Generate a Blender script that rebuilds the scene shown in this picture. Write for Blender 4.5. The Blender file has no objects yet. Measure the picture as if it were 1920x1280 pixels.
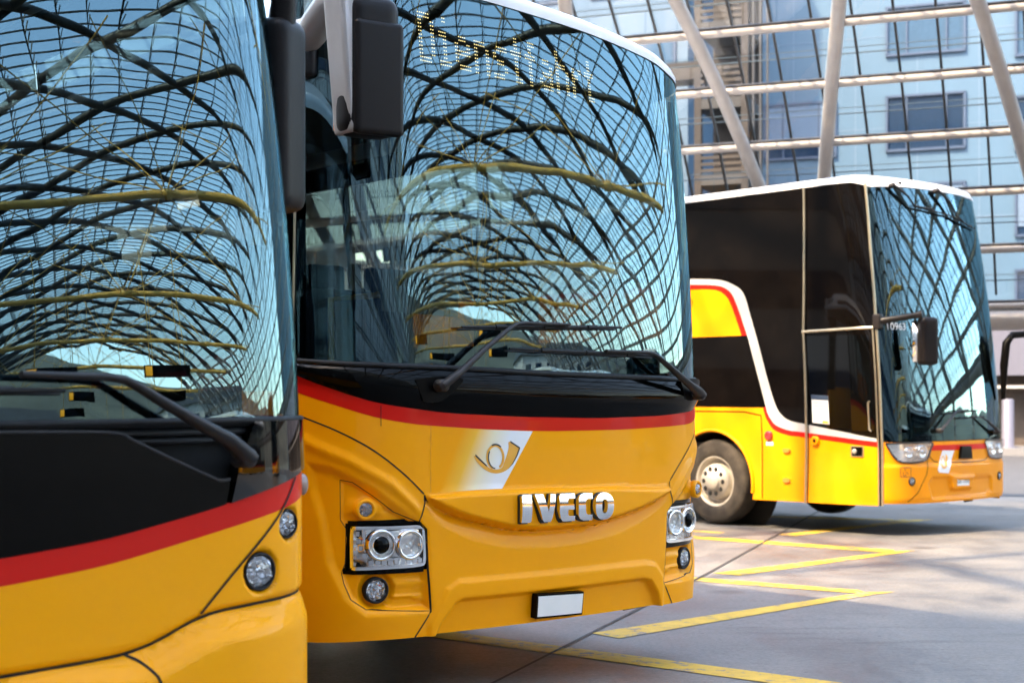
import bpy, bmesh, math, random
import numpy as np
from mathutils import Vector, Matrix
from mathutils.geometry import delaunay_2d_cdt
random.seed(7); np.random.seed(7)
SC = bpy.context.scene; COL = SC.collection
R = math.radians
# ---------------------------------------------------------------- camera, world, sun, exposure
cam = bpy.data.cameras.new('camera'); cam_o = bpy.data.objects.new('camera', cam); COL.objects.link(cam_o)
cam_o.location = (0, 0, 1.5); cam_o.rotation_euler = (R(90), 0, 0)
cam.sensor_width = 36; cam.lens = 52.5; cam.shift_y = 0.0479
cam.clip_start = 0.05; cam.clip_end = 6000
cam.dof.use_dof = True; cam.dof.focus_distance = 7.4; cam.dof.aperture_fstop = 3.2
SC.camera = cam_o
SUN_AZ = Vector((-0.80, -0.60)).normalized(); SUN_EL = R(51)
world = bpy.data.worlds.new("World"); SC.world = world; world.use_nodes = True
wn = world.node_tree.nodes; bg = wn['Background']
sky = wn.new('ShaderNodeTexSky'); sky.sky_type = 'NISHITA'; sky.sun_disc = False
sky.sun_elevation = SUN_EL; sky.sun_rotation = math.atan2(SUN_AZ.x, SUN_AZ.y)
sky.air_density = 1.0; sky.dust_density = 1.2; sky.ozone_density = 1.0
wtint = wn.new('ShaderNodeMix'); wtint.data_type = 'RGBA'; wtint.blend_type = 'MULTIPLY'; wtint.inputs[0].default_value = 1
wtint.inputs[7].default_value = (1.10, .965, .80, 1)   # tint takes some blue out of the skylight
world.node_tree.links.new(sky.outputs[0], wtint.inputs[6]); world.node_tree.links.new(wtint.outputs[2], bg.inputs[0]); bg.inputs[1].default_value = 0.15
sun = bpy.data.lights.new('sun', 'SUN'); sun.energy = 2.0; sun.angle = R(1.2); sun.color = (.60, .46, .30)
sun_o = bpy.data.objects.new('sun', sun); COL.objects.link(sun_o)
sdir = Vector((SUN_AZ.x*math.cos(SUN_EL), SUN_AZ.y*math.cos(SUN_EL), math.sin(SUN_EL)))
sun_o.rotation_euler = sdir.to_track_quat('Z', 'Y').to_euler(); sun_o.location = (-20, 8, 30)
SC.view_settings.view_transform = 'Standard'; SC.view_settings.look = 'None'
SC.view_settings.exposure = 3.85; SC.view_settings.gamma = 1.0
SC.cycles.transparent_max_bounces = 24; SC.cycles.max_bounces = 10
SC.cycles.glossy_bounces = 5; SC.cycles.sample_clamp_indirect = 8

# ---------------------------------------------------------------- materials
def _mat(name):
    m = bpy.data.materials.new(name); m.use_nodes = True
    nt = m.node_tree; return m, nt, nt.nodes['Principled BSDF']
def _noise(nt, scale, detail=6, rough=.6, stretch=None, coord='Object'):
    tc = nt.nodes.new('ShaderNodeTexCoord'); n = nt.nodes.new('ShaderNodeTexNoise')
    n.inputs['Scale'].default_value = scale; n.inputs['Detail'].default_value = detail; n.inputs['Roughness'].default_value = rough
    if stretch:
        mp = nt.nodes.new('ShaderNodeMapping'); mp.inputs['Scale'].default_value = stretch
        nt.links.new(tc.outputs[coord], mp.inputs[0]); nt.links.new(mp.outputs[0], n.inputs[0])
    else: nt.links.new(tc.outputs[coord], n.inputs[0])
    return n
def _ramp(nt, src, stops):
    r = nt.nodes.new('ShaderNodeValToRGB'); e = r.color_ramp.elements
    while len(e) < len(stops): e.new(.5)
    for q, (p, c) in zip(e, stops):
        q.position = p; q.color = (*c, 1) if len(c) == 3 else c
    nt.links.new(src, r.inputs[0]); return r
def g3(v): return (v, v, v)
def paint(name, rgb, rough=.42, coat=.26, dirt=.02, metal=0.0):
    m, nt, p = _mat(name)
    n = _noise(nt, 2.3, 8, .65); n2 = _noise(nt, 40, 4, .6)
    d = tuple(c*(1-dirt) + .06*dirt for c in rgb)
    r = _ramp(nt, n.outputs[0], [(.35, d), (.6, rgb)])
    nt.links.new(r.outputs[0], p.inputs['Base Color'])
    rr = _ramp(nt, n2.outputs[0], [(.3, g3(rough-.05)), (.7, g3(rough+.06))]); nt.links.new(rr.outputs[0], p.inputs['Roughness'])
    p.inputs['Metallic'].default_value = metal; p.inputs['Specular IOR Level'].default_value = .06
    p.inputs['Coat Weight'].default_value = coat; p.inputs['Coat Roughness'].default_value = .035
    b = nt.nodes.new('ShaderNodeBump'); b.inputs['Strength'].default_value = .012; b.inputs['Distance'].default_value = .002
    n3 = _noise(nt, 22, 2, .4); nt.links.new(n3.outputs[0], b.inputs['Height']); nt.links.new(b.outputs[0], p.inputs['Coat Normal'])
    return m
def plain(name, rgb, rough=.5, metal=0, spec=.5, var=.12, scale=9, coat=0, bump=0, stretch=None):
    m, nt, p = _mat(name); n = _noise(nt, scale, 6, .6, stretch)
    r = _ramp(nt, n.outputs[0], [(.3, tuple(c*(1-var) for c in rgb)), (.7, tuple(min(1, c*(1+var)) for c in rgb))])
    nt.links.new(r.outputs[0], p.inputs['Base Color'])
    p.inputs['Roughness'].default_value = rough; p.inputs['Metallic'].default_value = metal
    p.inputs['Specular IOR Level'].default_value = spec; p.inputs['Coat Weight'].default_value = coat
    if bump:
        b = nt.nodes.new('ShaderNodeBump'); b.inputs['Strength'].default_value = bump; b.inputs['Distance'].default_value = .004
        n3 = _noise(nt, scale*18, 3, .6); nt.links.new(n3.outputs[0], b.inputs['Height']); nt.links.new(b.outputs[0], p.inputs['Normal'])
    return m
def emit(name, rgb, s):
    m, nt, p = _mat(name); p.inputs['Base Color'].default_value = (*rgb, 1)
    p.inputs['Emission Color'].default_value = (*rgb, 1); p.inputs['Emission Strength'].default_value = s; return m
def glass(name, tint, lo, hi, rough=0.0, ior=1.5, gcol=(1, 1, 1), wave=0):
    """pane: see-through tint mixed with a mirror coat that grows at grazing angles"""
    m, nt, p = _mat(name); nt.nodes.remove(p); out = nt.nodes['Material Output']
    t = nt.nodes.new('ShaderNodeBsdfTransparent'); t.inputs[0].default_value = (*tint, 1)
    g = nt.nodes.new('ShaderNodeBsdfGlossy'); g.inputs['Roughness'].default_value = rough; g.inputs['Color'].default_value = (*gcol, 1)
    f = nt.nodes.new('ShaderNodeFresnel'); f.inputs['IOR'].default_value = ior
    mr = nt.nodes.new('ShaderNodeMapRange'); mr.inputs['From Min'].default_value = .03; mr.inputs['From Max'].default_value = .7
    mr.inputs['To Min'].default_value = lo; mr.inputs['To Max'].default_value = hi
    mx = nt.nodes.new('ShaderNodeMixShader')
    if wave:   # slight draw lines of bent laminated glass
        b = nt.nodes.new('ShaderNodeBump'); b.inputs['Strength'].default_value = wave; b.inputs['Distance'].default_value = .02
        nz = _noise(nt, 1.6, 1.5, .4, stretch=(1, 1, .7)); nt.links.new(nz.outputs[0], b.inputs['Height']); nt.links.new(b.outputs[0], g.inputs['Normal'])
    nt.links.new(f.outputs[0], mr.inputs[0]); nt.links.new(mr.outputs[0], mx.inputs[0])
    nt.links.new(t.outputs[0], mx.inputs[1]); nt.links.new(g.outputs[0], mx.inputs[2]); nt.links.new(mx.outputs[0], out.inputs[0])
    return m
def dirty_yellow():
    return paint('bus_yellow', (.86, .40, .004))
M = {}
M['yellow'] = paint('bus_yellow', (.96, .375, .0005))
M['yellow_decker'] = paint('decker_yellow', (.82, .285, .0005), dirt=.03)
M['red'] = paint('stripe_red', (.62, .012, .006), dirt=.01)
M['white'] = paint('roof_white', (.80, .79, .78), coat=.5, dirt=.06)
M['silver'] = paint('silver_paint', (.55, .54, .53), rough=.35, coat=.6, metal=.3)
M['black'] = plain('gloss_black', (.0015, .0015, .0015), .05, spec=.10, var=.3)
M['gloss'] = plain('piano_black', (.002, .002, .002), .03, spec=.6, var=.2)
M['tint'] = plain('tinted_glazing', (.004, .003, .0025), .02, spec=.16, var=.2)
M['satin'] = plain('satin_black', (.003, .0025, .0022), .36, var=.3, spec=.07)
M['marker_clear'] = plain('marker_clear', (.26, .18, .14), .2, coat=.5)
M['lampwhite'] = plain('lamp_white', (.86, .86, .85), .16, metal=.45, var=.04)
M['rubber'] = plain('rubber', (.010, .010, .011), .6, spec=.3, var=.3, bump=.1)
M['plastic'] = plain('grey_plastic', (.022, .020, .021), .45, spec=.35, var=.15, bump=.25, scale=20)
M['mirror_case'] = plain('mirror_case', (.018, .015, .015), .36, spec=.25, var=.08, bump=.12, scale=20)
M['mirror_sunlit'] = plain('mirror_sunlit', (.36, .335, .32), .28, var=.05, coat=.3)  # mirror plastic with sunlight put into the colour
M['mirror_lid'] = plain('mirror_lid', (.009, .007, .007), .40, spec=.18, var=.08, bump=.12, scale=20)
M['dark'] = plain('dark_void', (.006, .006, .006), .9, var=.2)
M['seat'] = plain('seat_cloth', (.03, .045, .08), .9, var=.35, scale=30)
M['dash'] = plain('dashboard', (.03, .03, .032), .6, var=.2)
M['inner'] = plain('inner_lining', (.12, .12, .12), .7, var=.1)
M['chrome'] = plain('chrome', (.82, .82, .83), .07, metal=1, var=.02)
M['brushed'] = plain('lamp_silver', (.90, .89, .87), .13, metal=.92, var=.04)
M['gold_edge'] = plain('aluminium_edge', (.62, .52, .36), .30, metal=.9, var=.1)
M['tyre'] = plain('tyre', (.036, .028, .020), .85, var=.55, scale=7, bump=.4)
M['rim'] = plain('rim', (.42, .38, .32), .42, metal=.25, var=.18, scale=8)
M['orange'] = plain('marker_orange', (.75, .20, .02), .2, coat=1)
M['redlens'] = plain('red_lens', (.35, .02, .02), .2, coat=1)
M['green'] = plain('green_lens', (.02, .22, .10), .25, coat=1)
M['plate'] = plain('plate_white', (.78, .78, .78), .35, var=.03)
M['ink'] = plain('ink', (.012, .012, .012), .5)
M['paper'] = plain('paper', (.72, .72, .70), .7, var=.05)
M['hornyellow'] = plain('horn_yellow', (.80, .36, .006), .3, coat=1, var=.05)
M['led'] = emit('led_amber', (1, .66, .28), .65)
M['sign_orange'] = emit('sign_orange', (1, .36, .02), .35)
M['wsglass'] = glass('windscreen_glass', (.17, .21, .205), .085, .92, ior=1.55, gcol=(.56, .88, 1.0), wave=.35)
M['sideglass'] = glass('side_glass', (.62, .68, .66), .06, .8)
M['lens'] = glass('clear_lens', (.93, .93, .93), .03, .5)
M['roofglass'] = glass('canopy_glass', (.93, .95, .96), .03, .5)
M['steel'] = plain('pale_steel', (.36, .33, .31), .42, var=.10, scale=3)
M['shade_steel'] = plain('shaded_steel', (.045, .042, .040), .45, var=.15, scale=3, spec=.3)  # span steel, darkened in its colour as if in shade
M['bar'] = plain('glazing_bar', (.035, .032, .030), .5, var=.15)
M['rod'] = plain('tie_rod', (.95, .52, .10), .34, metal=.1, var=.08)  # steel ties, the gold of sunlight put into their colour
def decal_mat():
    """white panel that blends to yellow towards its left edge: printed vinyl, laid out on the panel's own (u, z)"""
    m, nt, p = _mat('horn_decal'); uv = nt.nodes.new('ShaderNodeUVMap'); uv.uv_map = 'skin'
    s = nt.nodes.new('ShaderNodeSeparateXYZ'); nt.links.new(uv.outputs[0], s.inputs[0])
    # slanted coordinate: 1 at the right edge, 0 on the left
    a = nt.nodes.new('ShaderNodeMath'); a.operation = 'MULTIPLY_ADD'; a.inputs[1].default_value = -.45
    nt.links.new(s.outputs[1], a.inputs[0]); nt.links.new(s.outputs[0], a.inputs[2])
    r = _ramp(nt, a.outputs[0], [(.26, (.95, .372, .0005)), (.36, (.92, .50, .05)), (.48, (.86, .76, .52)), (.60, (.82, .82, .82))])
    mr = nt.nodes.new('ShaderNodeMapRange'); mr.inputs['From Min'].default_value = -1.45; mr.inputs['From Max'].default_value = -.55
    nt.links.new(a.outputs[0], mr.inputs[0]); nt.links.new(mr.outputs[0], r.inputs[0])
    nt.links.new(r.outputs[0], p.inputs['Base Color']); p.inputs['Roughness'].default_value = .40; p.inputs['Coat Weight'].default_value = .2
    p.inputs['Coat Roughness'].default_value = .035; p.inputs['Specular IOR Level'].default_value = .06
    return m
M['decal'] = decal_mat()

# ---------------------------------------------------------------- object helpers
def tag(o, label=None, cat=None, group=None, kind=None):
    if label: o['label'] = label
    if cat: o['category'] = cat
    if group: o['group'] = group
    if kind: o['kind'] = kind
    return o
def empty(name, loc=(0, 0, 0), rz=0):
    o = bpy.data.objects.new(name, None); COL.objects.link(o); o.location = loc; o.rotation_euler = (0, 0, rz); o.empty_display_size = .3
    return o
def link(name, me, mat=None, parent=None, smooth=False):
    if mat is not None and not me.materials:
        for q in (mat if isinstance(mat, (list, tuple)) else [mat]): me.materials.append(q)
    o = bpy.data.objects.new(name, me); COL.objects.link(o)
    if smooth: me.polygons.foreach_set('use_smooth', [True]*len(me.polygons))
    if parent: o.parent = parent
    return o
class MB:
    """collects vertices and faces for one mesh"""
    def __init__(s): s.v = []; s.f = []; s.sm = []; s.mi = []
    def add(s, vs, fs, smooth=False, mi=0):
        o = len(s.v); s.v += [tuple(q) for q in vs]; s.f += [[i+o for i in f] for f in fs]; s.sm += [smooth]*len(fs); s.mi += [mi]*len(fs)
    def box(s, c, d, M_=None, mi=0):
        vs = [Vector((c[0]+sx*d[0]/2, c[1]+sy*d[1]/2, c[2]+sz*d[2]/2)) for sx in (-1, 1) for sy in (-1, 1) for sz in (-1, 1)]
        if M_ is not None: vs = [M_ @ q for q in vs]
        s.add(vs, [(0, 1, 3, 2), (4, 6, 7, 5), (0, 4, 5, 1), (2, 3, 7, 6), (0, 2, 6, 4), (1, 5, 7, 3)], mi=mi)
    def tube(s, pts, r, seg=8, cap=True, flat=1.0, up=None, mi=0):
        pts = [Vector(p) for p in pts]; n = len(pts); rs = r if isinstance(r, (list, tuple)) else [r]*n
        prev = None; vs = []
        for i, p in enumerate(pts):
            t = (pts[min(i+1, n-1)]-pts[max(i-1, 0)]).normalized()
            if prev is None:
                a = Vector(up) if up is not None else (Vector((0, 0, 1)) if abs(t.z) < .9 else Vector((1, 0, 0)))
            else: a = prev
            a = (a-t*a.dot(t)).normalized(); prev = a; b = t.cross(a)
            for k in range(seg):
                w = 2*math.pi*k/seg+(math.pi/seg if seg == 4 else 0); vs.append(p+(a*math.cos(w)*flat+b*math.sin(w))*rs[i])
        fs = [(i*seg+k, i*seg+(k+1) % seg, (i+1)*seg+(k+1) % seg, (i+1)*seg+k) for i in range(n-1) for k in range(seg)]
        s.add(vs, fs, smooth=seg > 5, mi=mi)
        if cap: s.add(vs[:seg], [list(range(seg))[::-1]], mi=mi); s.add(vs[-seg:], [list(range(seg))], mi=mi)
    def lathe(s, prof, fr, seg=32, mi=0, smooth=True, jit=0):
        """prof: list of (radius, outward distance) in frame fr=(origin, T, B, N)"""
        o, T, B, N = fr; vs = []
        for r_, h in prof:
            for k in range(seg):
                w = 2*math.pi*k/seg; vs.append(o+T*(math.cos(w)*r_)+B*(math.sin(w)*r_)+N*(h+(jit*((k*7+len(vs)//seg*3) % 5-2)/2 if r_ else 0)))
        fs = [(i*seg+k, i*seg+(k+1) % seg, (i+1)*seg+(k+1) % seg, (i+1)*seg+k) for i in range(len(prof)-1) for k in range(seg)]
        s.add(vs, fs, smooth=smooth, mi=mi)
    def build(s, name, mat, parent=None):
        me = bpy.data.meshes.new(name); me.from_pydata(s.v, [], s.f); me.update()
        for q in (mat if isinstance(mat, (list, tuple)) else [mat]): me.materials.append(q)
        me.polygons.foreach_set('use_smooth', s.sm); me.polygons.foreach_set('material_index', s.mi)
        return link(name, me, None, parent)
def rbox(name, dims, bev, mat, parent, loc=(0, 0, 0), rot=None, seg=4, shape=None):
    bm = bmesh.new(); bmesh.ops.create_cube(bm, size=1)
    bmesh.ops.scale(bm, vec=dims, verts=bm.verts)
    if shape:
        bmesh.ops.subdivide_edges(bm, edges=bm.edges[:], cuts=3, use_grid_fill=True)
    if bev:
        ed = [e for e in bm.edges if len(e.link_faces) == 2 and e.calc_face_angle(0) > .5]
        bmesh.ops.bevel(bm, geom=ed, offset=bev, segments=seg, profile=.6, affect='EDGES', clamp_overlap=True)
    if shape:
        for v in bm.verts: v.co = Vector(shape(v.co))
    bmesh.ops.recalc_face_normals(bm, faces=bm.faces)
    me = bpy.data.meshes.new(name); bm.to_mesh(me); bm.free()
    mt = Matrix.Translation(loc) @ (rot.to_4x4() if rot is not None else Matrix())
    me.transform(mt)
    return link(name, me, mat, parent, smooth=True)
def text_mesh(s, size, depth=0.0):
    cu = bpy.data.curves.new('lettering', 'FONT'); cu.body = s; cu.size = size; cu.align_x = 'CENTER'; cu.align_y = 'CENTER'; cu.extrude = depth
    ob = bpy.data.objects.new('lettering', cu); COL.objects.link(ob)
    me = bpy.data.meshes.new_from_object(ob.evaluated_get(bpy.context.evaluated_depsgraph_get()))
    bpy.data.objects.remove(ob); return me

# ---------------------------------------------------------------- curved bus skin
class Surf:
    """bus skin: plan curve (arc length u from the middle of the front, round the corners, along the sides) x height z"""
    def __init__(s, W, k1, uc, uw, rake, tum, L=2.2):
        s.rake, s.tum, s.W = rake, tum, W; n = 1200; du = L/n
        us = (np.arange(n)+.5)*du; t = np.abs(us-uc)/uw
        b = np.where(t < 1, .5*(1+np.cos(np.pi*t)), 0); base = np.where(us > uc, k1*(1-np.clip((us-uc)/uw, 0, 1)), k1)
        m = (math.pi/2-base.sum()*du)/(b.sum()*du)
        k = base+m*b; a = np.concatenate([[0], np.cumsum(k*du)]); am = (a[:-1]+a[1:])/2
        X = np.concatenate([[0], np.cumsum(np.cos(am)*du)]); Y = np.concatenate([[0], np.cumsum(np.sin(am)*du)])
        sc = W/X[-1]; s.du = du*sc; s.X = (X*sc).tolist(); s.Y = (Y*sc).tolist(); s.n = n; s.L = s.du*n
    def plan(s, u):
        a = abs(u)/s.du; sg = 1 if u >= 0 else -1
        if a >= s.n: return sg*s.X[-1], s.Y[-1]+(a-s.n)*s.du
        i = int(a); f = a-i
        return sg*(s.X[i]*(1-f)+s.X[i+1]*f), s.Y[i]*(1-f)+s.Y[i+1]*f
    def base(s, u, z):
        x, y = s.plan(u); return Vector((x*s.tum(z), y+s.rake(z), z))
    def nrm(s, u, z):
        e = .004; a = s.base(u+e, z)-s.base(u-e, z); b = s.base(u, z+e)-s.base(u, z-e); return a.cross(b).normalized()
    def at(s, u, z, d=0): return s.base(u, z)+s.nrm(u, z)*d
    def frame(s, u, z, d=0):
        N = s.nrm(u, z); T = (s.base(u+.004, z)-s.base(u-.004, z)).normalized(); B = N.cross(T).normalized()
        return s.at(u, z, d), T, B, N
    def u_of_y(s, y, side):   # arc length of a point on the straight side y behind the nose
        return side*(s.L+(y-s.Y[-1]))
def inside(p, poly):
    x, y = p; c = False; n = len(poly); j = n-1
    for i in range(n):
        xi, yi = poly[i]; xj, yj = poly[j]
        if (yi > y) != (yj > y) and x < (xj-xi)*(y-yi)/(yj-yi)+xi: c = not c
        j = i
    return c
def sdf_np(U, Z, poly):
    """signed distance (positive inside) of grid points to a polygon"""
    P = np.array(poly); Q = np.roll(P, -1, 0); best = np.full(U.shape, 1e9); cin = np.zeros(U.shape, bool)
    for (x0, y0), (x1, y1) in zip(P, Q):
        dx, dy = x1-x0, y1-y0; t = np.clip(((U-x0)*dx+(Z-y0)*dy)/(dx*dx+dy*dy+1e-12), 0, 1)
        best = np.minimum(best, np.hypot(U-x0-t*dx, Z-y0-t*dy))
        if abs(y1-y0) > 1e-9:
            cr = ((y0 > Z) != (y1 > Z)) & (U < dx*(Z-y0)/dy+x0); cin ^= cr
    return np.where(cin, best, -best)
def ss(t):
    t = np.clip(t, 0, 1); return t*t*(3-2*t)
class Grid:
    """bilinear lookup of a relief map over (u, z)"""
    def __init__(s, u0, u1, z0, z1, h, fn):
        s.u0, s.z0, s.h = u0, z0, h; us = np.arange(u0, u1+h, h); zs = np.arange(z0, z1+h, h)
        U, Z = np.meshgrid(us, zs, indexing='ij'); s.A = fn(U, Z); s.nu, s.nz = s.A.shape; s.L = s.A.tolist()
    def __call__(s, u, z):
        a = min(max((u-s.u0)/s.h, 0), s.nu-1.001); b = min(max((z-s.z0)/s.h, 0), s.nz-1.001)
        i = int(a); j = int(b); f = a-i; g = b-j; L = s.L
        return (L[i][j]*(1-f)+L[i+1][j]*f)*(1-g)+(L[i][j+1]*(1-f)+L[i+1][j+1]*f)*g
def dense(poly, sp):
    out = []
    for i, p in enumerate(poly):
        q = poly[(i+1) % len(poly)]; n = max(1, int(math.hypot(q[0]-p[0], q[1]-p[1])/sp))
        out += [(p[0]+(q[0]-p[0])*k/n, p[1]+(q[1]-p[1])*k/n) for k in range(n)]
    return out
def smooth_line(pts, n=6):
    """Catmull-Rom through the points"""
    out = []
    P = [pts[0]]+list(pts)+[pts[-1]]
    for i in range(1, len(P)-2):
        a, b, c, d = [np.array(q, float) for q in P[i-1:i+3]]
        for k in range(n):
            t = k/n; out.append(tuple(.5*((2*b)+(-a+c)*t+(2*a-5*b+4*c-d)*t*t+(-a+3*b-3*c+d)*t**3)))
    out.append(tuple(pts[-1])); return out
def patch(S, poly, name, mat, parent, d=0.0, thick=.015, sp=.04, D=None, uv=False, holes=(), mirror=False):
    """panel cut out of the bus skin: outline in (u, z), real thickness, analytic normals"""
    if mirror: poly = [(-a, b) for a, b in poly][::-1]
    area = sum(poly[i][0]*poly[(i+1) % len(poly)][1]-poly[(i+1) % len(poly)][0]*poly[i][1] for i in range(len(poly)))
    if area < 0: poly = poly[::-1]
    loops = [dense(poly, sp)]+[dense(h, sp) for h in holes]
    pts = []; edges = []
    for lp in loops:
        o = len(pts); pts += lp; edges += [(o+i, o+(i+1) % len(lp)) for i in range(len(lp))]
    us = [p[0] for p in poly]; zs = [p[1] for p in poly]
    U, Z = np.meshgrid(np.arange(min(us)+sp*.5, max(us), sp), np.arange(min(zs)+sp*.5, max(zs), sp), indexing='ij')
    sd = sdf_np(U, Z, poly)
    ok = sd > sp*.45
    for h in holes: ok &= sdf_np(U, Z, h) < -sp*.45
    pts += list(zip(U[ok].tolist(), Z[ok].tolist()))
    vs, _, fs, *_r = delaunay_2d_cdt([Vector(p) for p in pts], edges, [], 1 if not holes else 0, 1e-6)
    if holes:
        cen = lambda f: (sum(vs[i][0] for i in f)/len(f), sum(vs[i][1] for i in f)/len(f))
        fs = [f for f in fs if inside(cen(f), poly) and not any(inside(cen(f), h) for h in holes)]
    fs = [list(f) for f in fs]
    dd = (lambda u, z: d+D(u, z)) if D else (lambda u, z: d)
    pos = lambda u, z: S.at(u, z, dd(u, z))
    co = []; no = []; e = .004
    for u, z in vs:
        p = pos(u, z); co.append(p)
        if D: no.append((pos(u+e, z)-pos(u-e, z)).cross(pos(u, z+e)-pos(u, z-e)).normalized())
        else: no.append(S.nrm(u, z))
    nf = len(fs); nv = len(co)
    for f in fs:   # outward winding
        a, b, c = [co[i] for i in f[:3]]
        if (b-a).cross(c-a).dot(no[f[0]]) < 0: f.reverse()
    # border edges -> walls
    cnt = {}
    for f in fs:
        for i in range(len(f)):
            a, b = f[i], f[(i+1) % len(f)]; cnt[(a, b)] = 1
    walls = [(a, b) for (a, b) in cnt if (b, a) not in cnt]
    co2 = list(co); f2 = list(fs)
    if thick:
        for a, b in walls:
            o = len(co2); co2 += [co[a], co[b], co[b]-no[b]*thick, co[a]-no[a]*thick]; f2.append([o+3, o+2, o+1, o])
    me = bpy.data.meshes.new(name); me.from_pydata([tuple(q) for q in co2], [], f2); me.update()
    if uv:
        lay = me.uv_layers.new(name='skin')
        for pl in me.polygons:
            for li in pl.loop_indices:
                vi = me.loops[li].vertex_index; lay.data[li].uv = tuple(vs[vi]) if vi < nv else (0, 0)
    me.polygons.foreach_set('use_smooth', [True]*len(me.polygons))
    ln = []
    for pl in me.polygons:
        for li in pl.loop_indices:
            ln.append(tuple(no[me.loops[li].vertex_index]) if pl.index < nf else tuple(pl.normal))
    me.normals_split_custom_set(ln)
    return link(name, me, mat, parent)
def ribbon(S, lines, name, mat, parent, w=.008, d=.001, D=None, mb=None, build=True):
    mb = mb or MB()
    for ln in lines:
        pts = []
        for i in range(len(ln)-1):
            a, b = ln[i], ln[i+1]; n = max(1, int(math.hypot(b[0]-a[0], b[1]-a[1])/.03)); pts += [(a[0]+(b[0]-a[0])*k/n, a[1]+(b[1]-a[1])*k/n) for k in range(n)]
        pts.append(ln[-1]); vs = []
        for i, p in enumerate(pts):
            a, b = pts[max(i-1, 0)], pts[min(i+1, len(pts)-1)]; tx, tz = b[0]-a[0], b[1]-a[1]; l = math.hypot(tx, tz) or 1; nx, nz = -tz/l*w/2, tx/l*w/2
            for sg in (1, -1):
                q = (p[0]+nx*sg, p[1]+nz*sg); vs.append(S.at(q[0], q[1], d+(D(*q) if D else 0)))
        mb.add(vs, [(2*i, 2*i+1, 2*i+3, 2*i+2) for i in range(len(pts)-1)], smooth=True)
    return mb.build(name, mat, parent) if build else mb
def skin_tube(S, line, r, d, name, mat, parent, seg=8, D=None):
    fine = []
    for a, b in zip(line[:-1], line[1:]):
        n = max(1, int(math.hypot(b[0]-a[0], b[1]-a[1])/.12)); fine += [(a[0]+(b[0]-a[0])*k/n, a[1]+(b[1]-a[1])*k/n) for k in range(n)]
    line = fine+[line[-1]]
    mb = MB(); mb.tube([S.at(u, z, d+(D(u, z) if D else 0)) for u, z in line], r, seg); return mb.build(name, mat, parent)
def lin(tab):
    xs = [q[0] for q in tab]; ys = [q[1] for q in tab]
    return lambda u: float(np.interp(u, xs, ys))
def crv(f, a, b, n=24): return [(a+(b-a)*i/n, f(a+(b-a)*i/n)) for i in range(n+1)]
def ell(cu, cz, ru, rz, n=28, a0=0, a1=360): return [(cu+ru*math.cos(R(a0+(a1-a0)*k/n)), cz+rz*math.sin(R(a0+(a1-a0)*k/n))) for k in range(n if abs(a1-a0) == 360 else n+1)]
def roof_cap(S, z0, prof, yl, name, mat, parent, u_front=None):
    """white roof shell: rings of (inset, z) that follow the plan curve, closed across the top"""
    ue = S.L+yl; us = sorted(set([round(-ue+i*(ue-S.L)/6, 4) for i in range(7)]+[round(-S.L+2*S.L*i/110, 4) for i in range(111)]+[round(S.L+i*(ue-S.L)/6, 4) for i in range(7)]))
    n = len(us); vs = []; fs = []
    for ins, z in prof:
        for u in us:
            N = S.nrm(u, z0); N = Vector((N.x, N.y, 0)).normalized(); zz = z(u) if callable(z) else z
            p = S.base(u, min(zz, z0+.15))-N*ins; vs.append(Vector((p.x, p.y, zz)))
    for k in range(len(prof)-1):
        for i in range(n-1): fs.append((k*n+i, k*n+i+1, (k+1)*n+i+1, (k+1)*n+i))
    o = (len(prof)-1)*n
    for i in range(n//2): fs.append((o+i, o+i+1, o+n-2-i, o+n-1-i) if o+i+1 != o+n-2-i else (o+i, o+i+1, o+n-1-i))
    mb = MB(); mb.add(vs, fs, smooth=True); ob = mb.build(name, mat, parent); return ob
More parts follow.
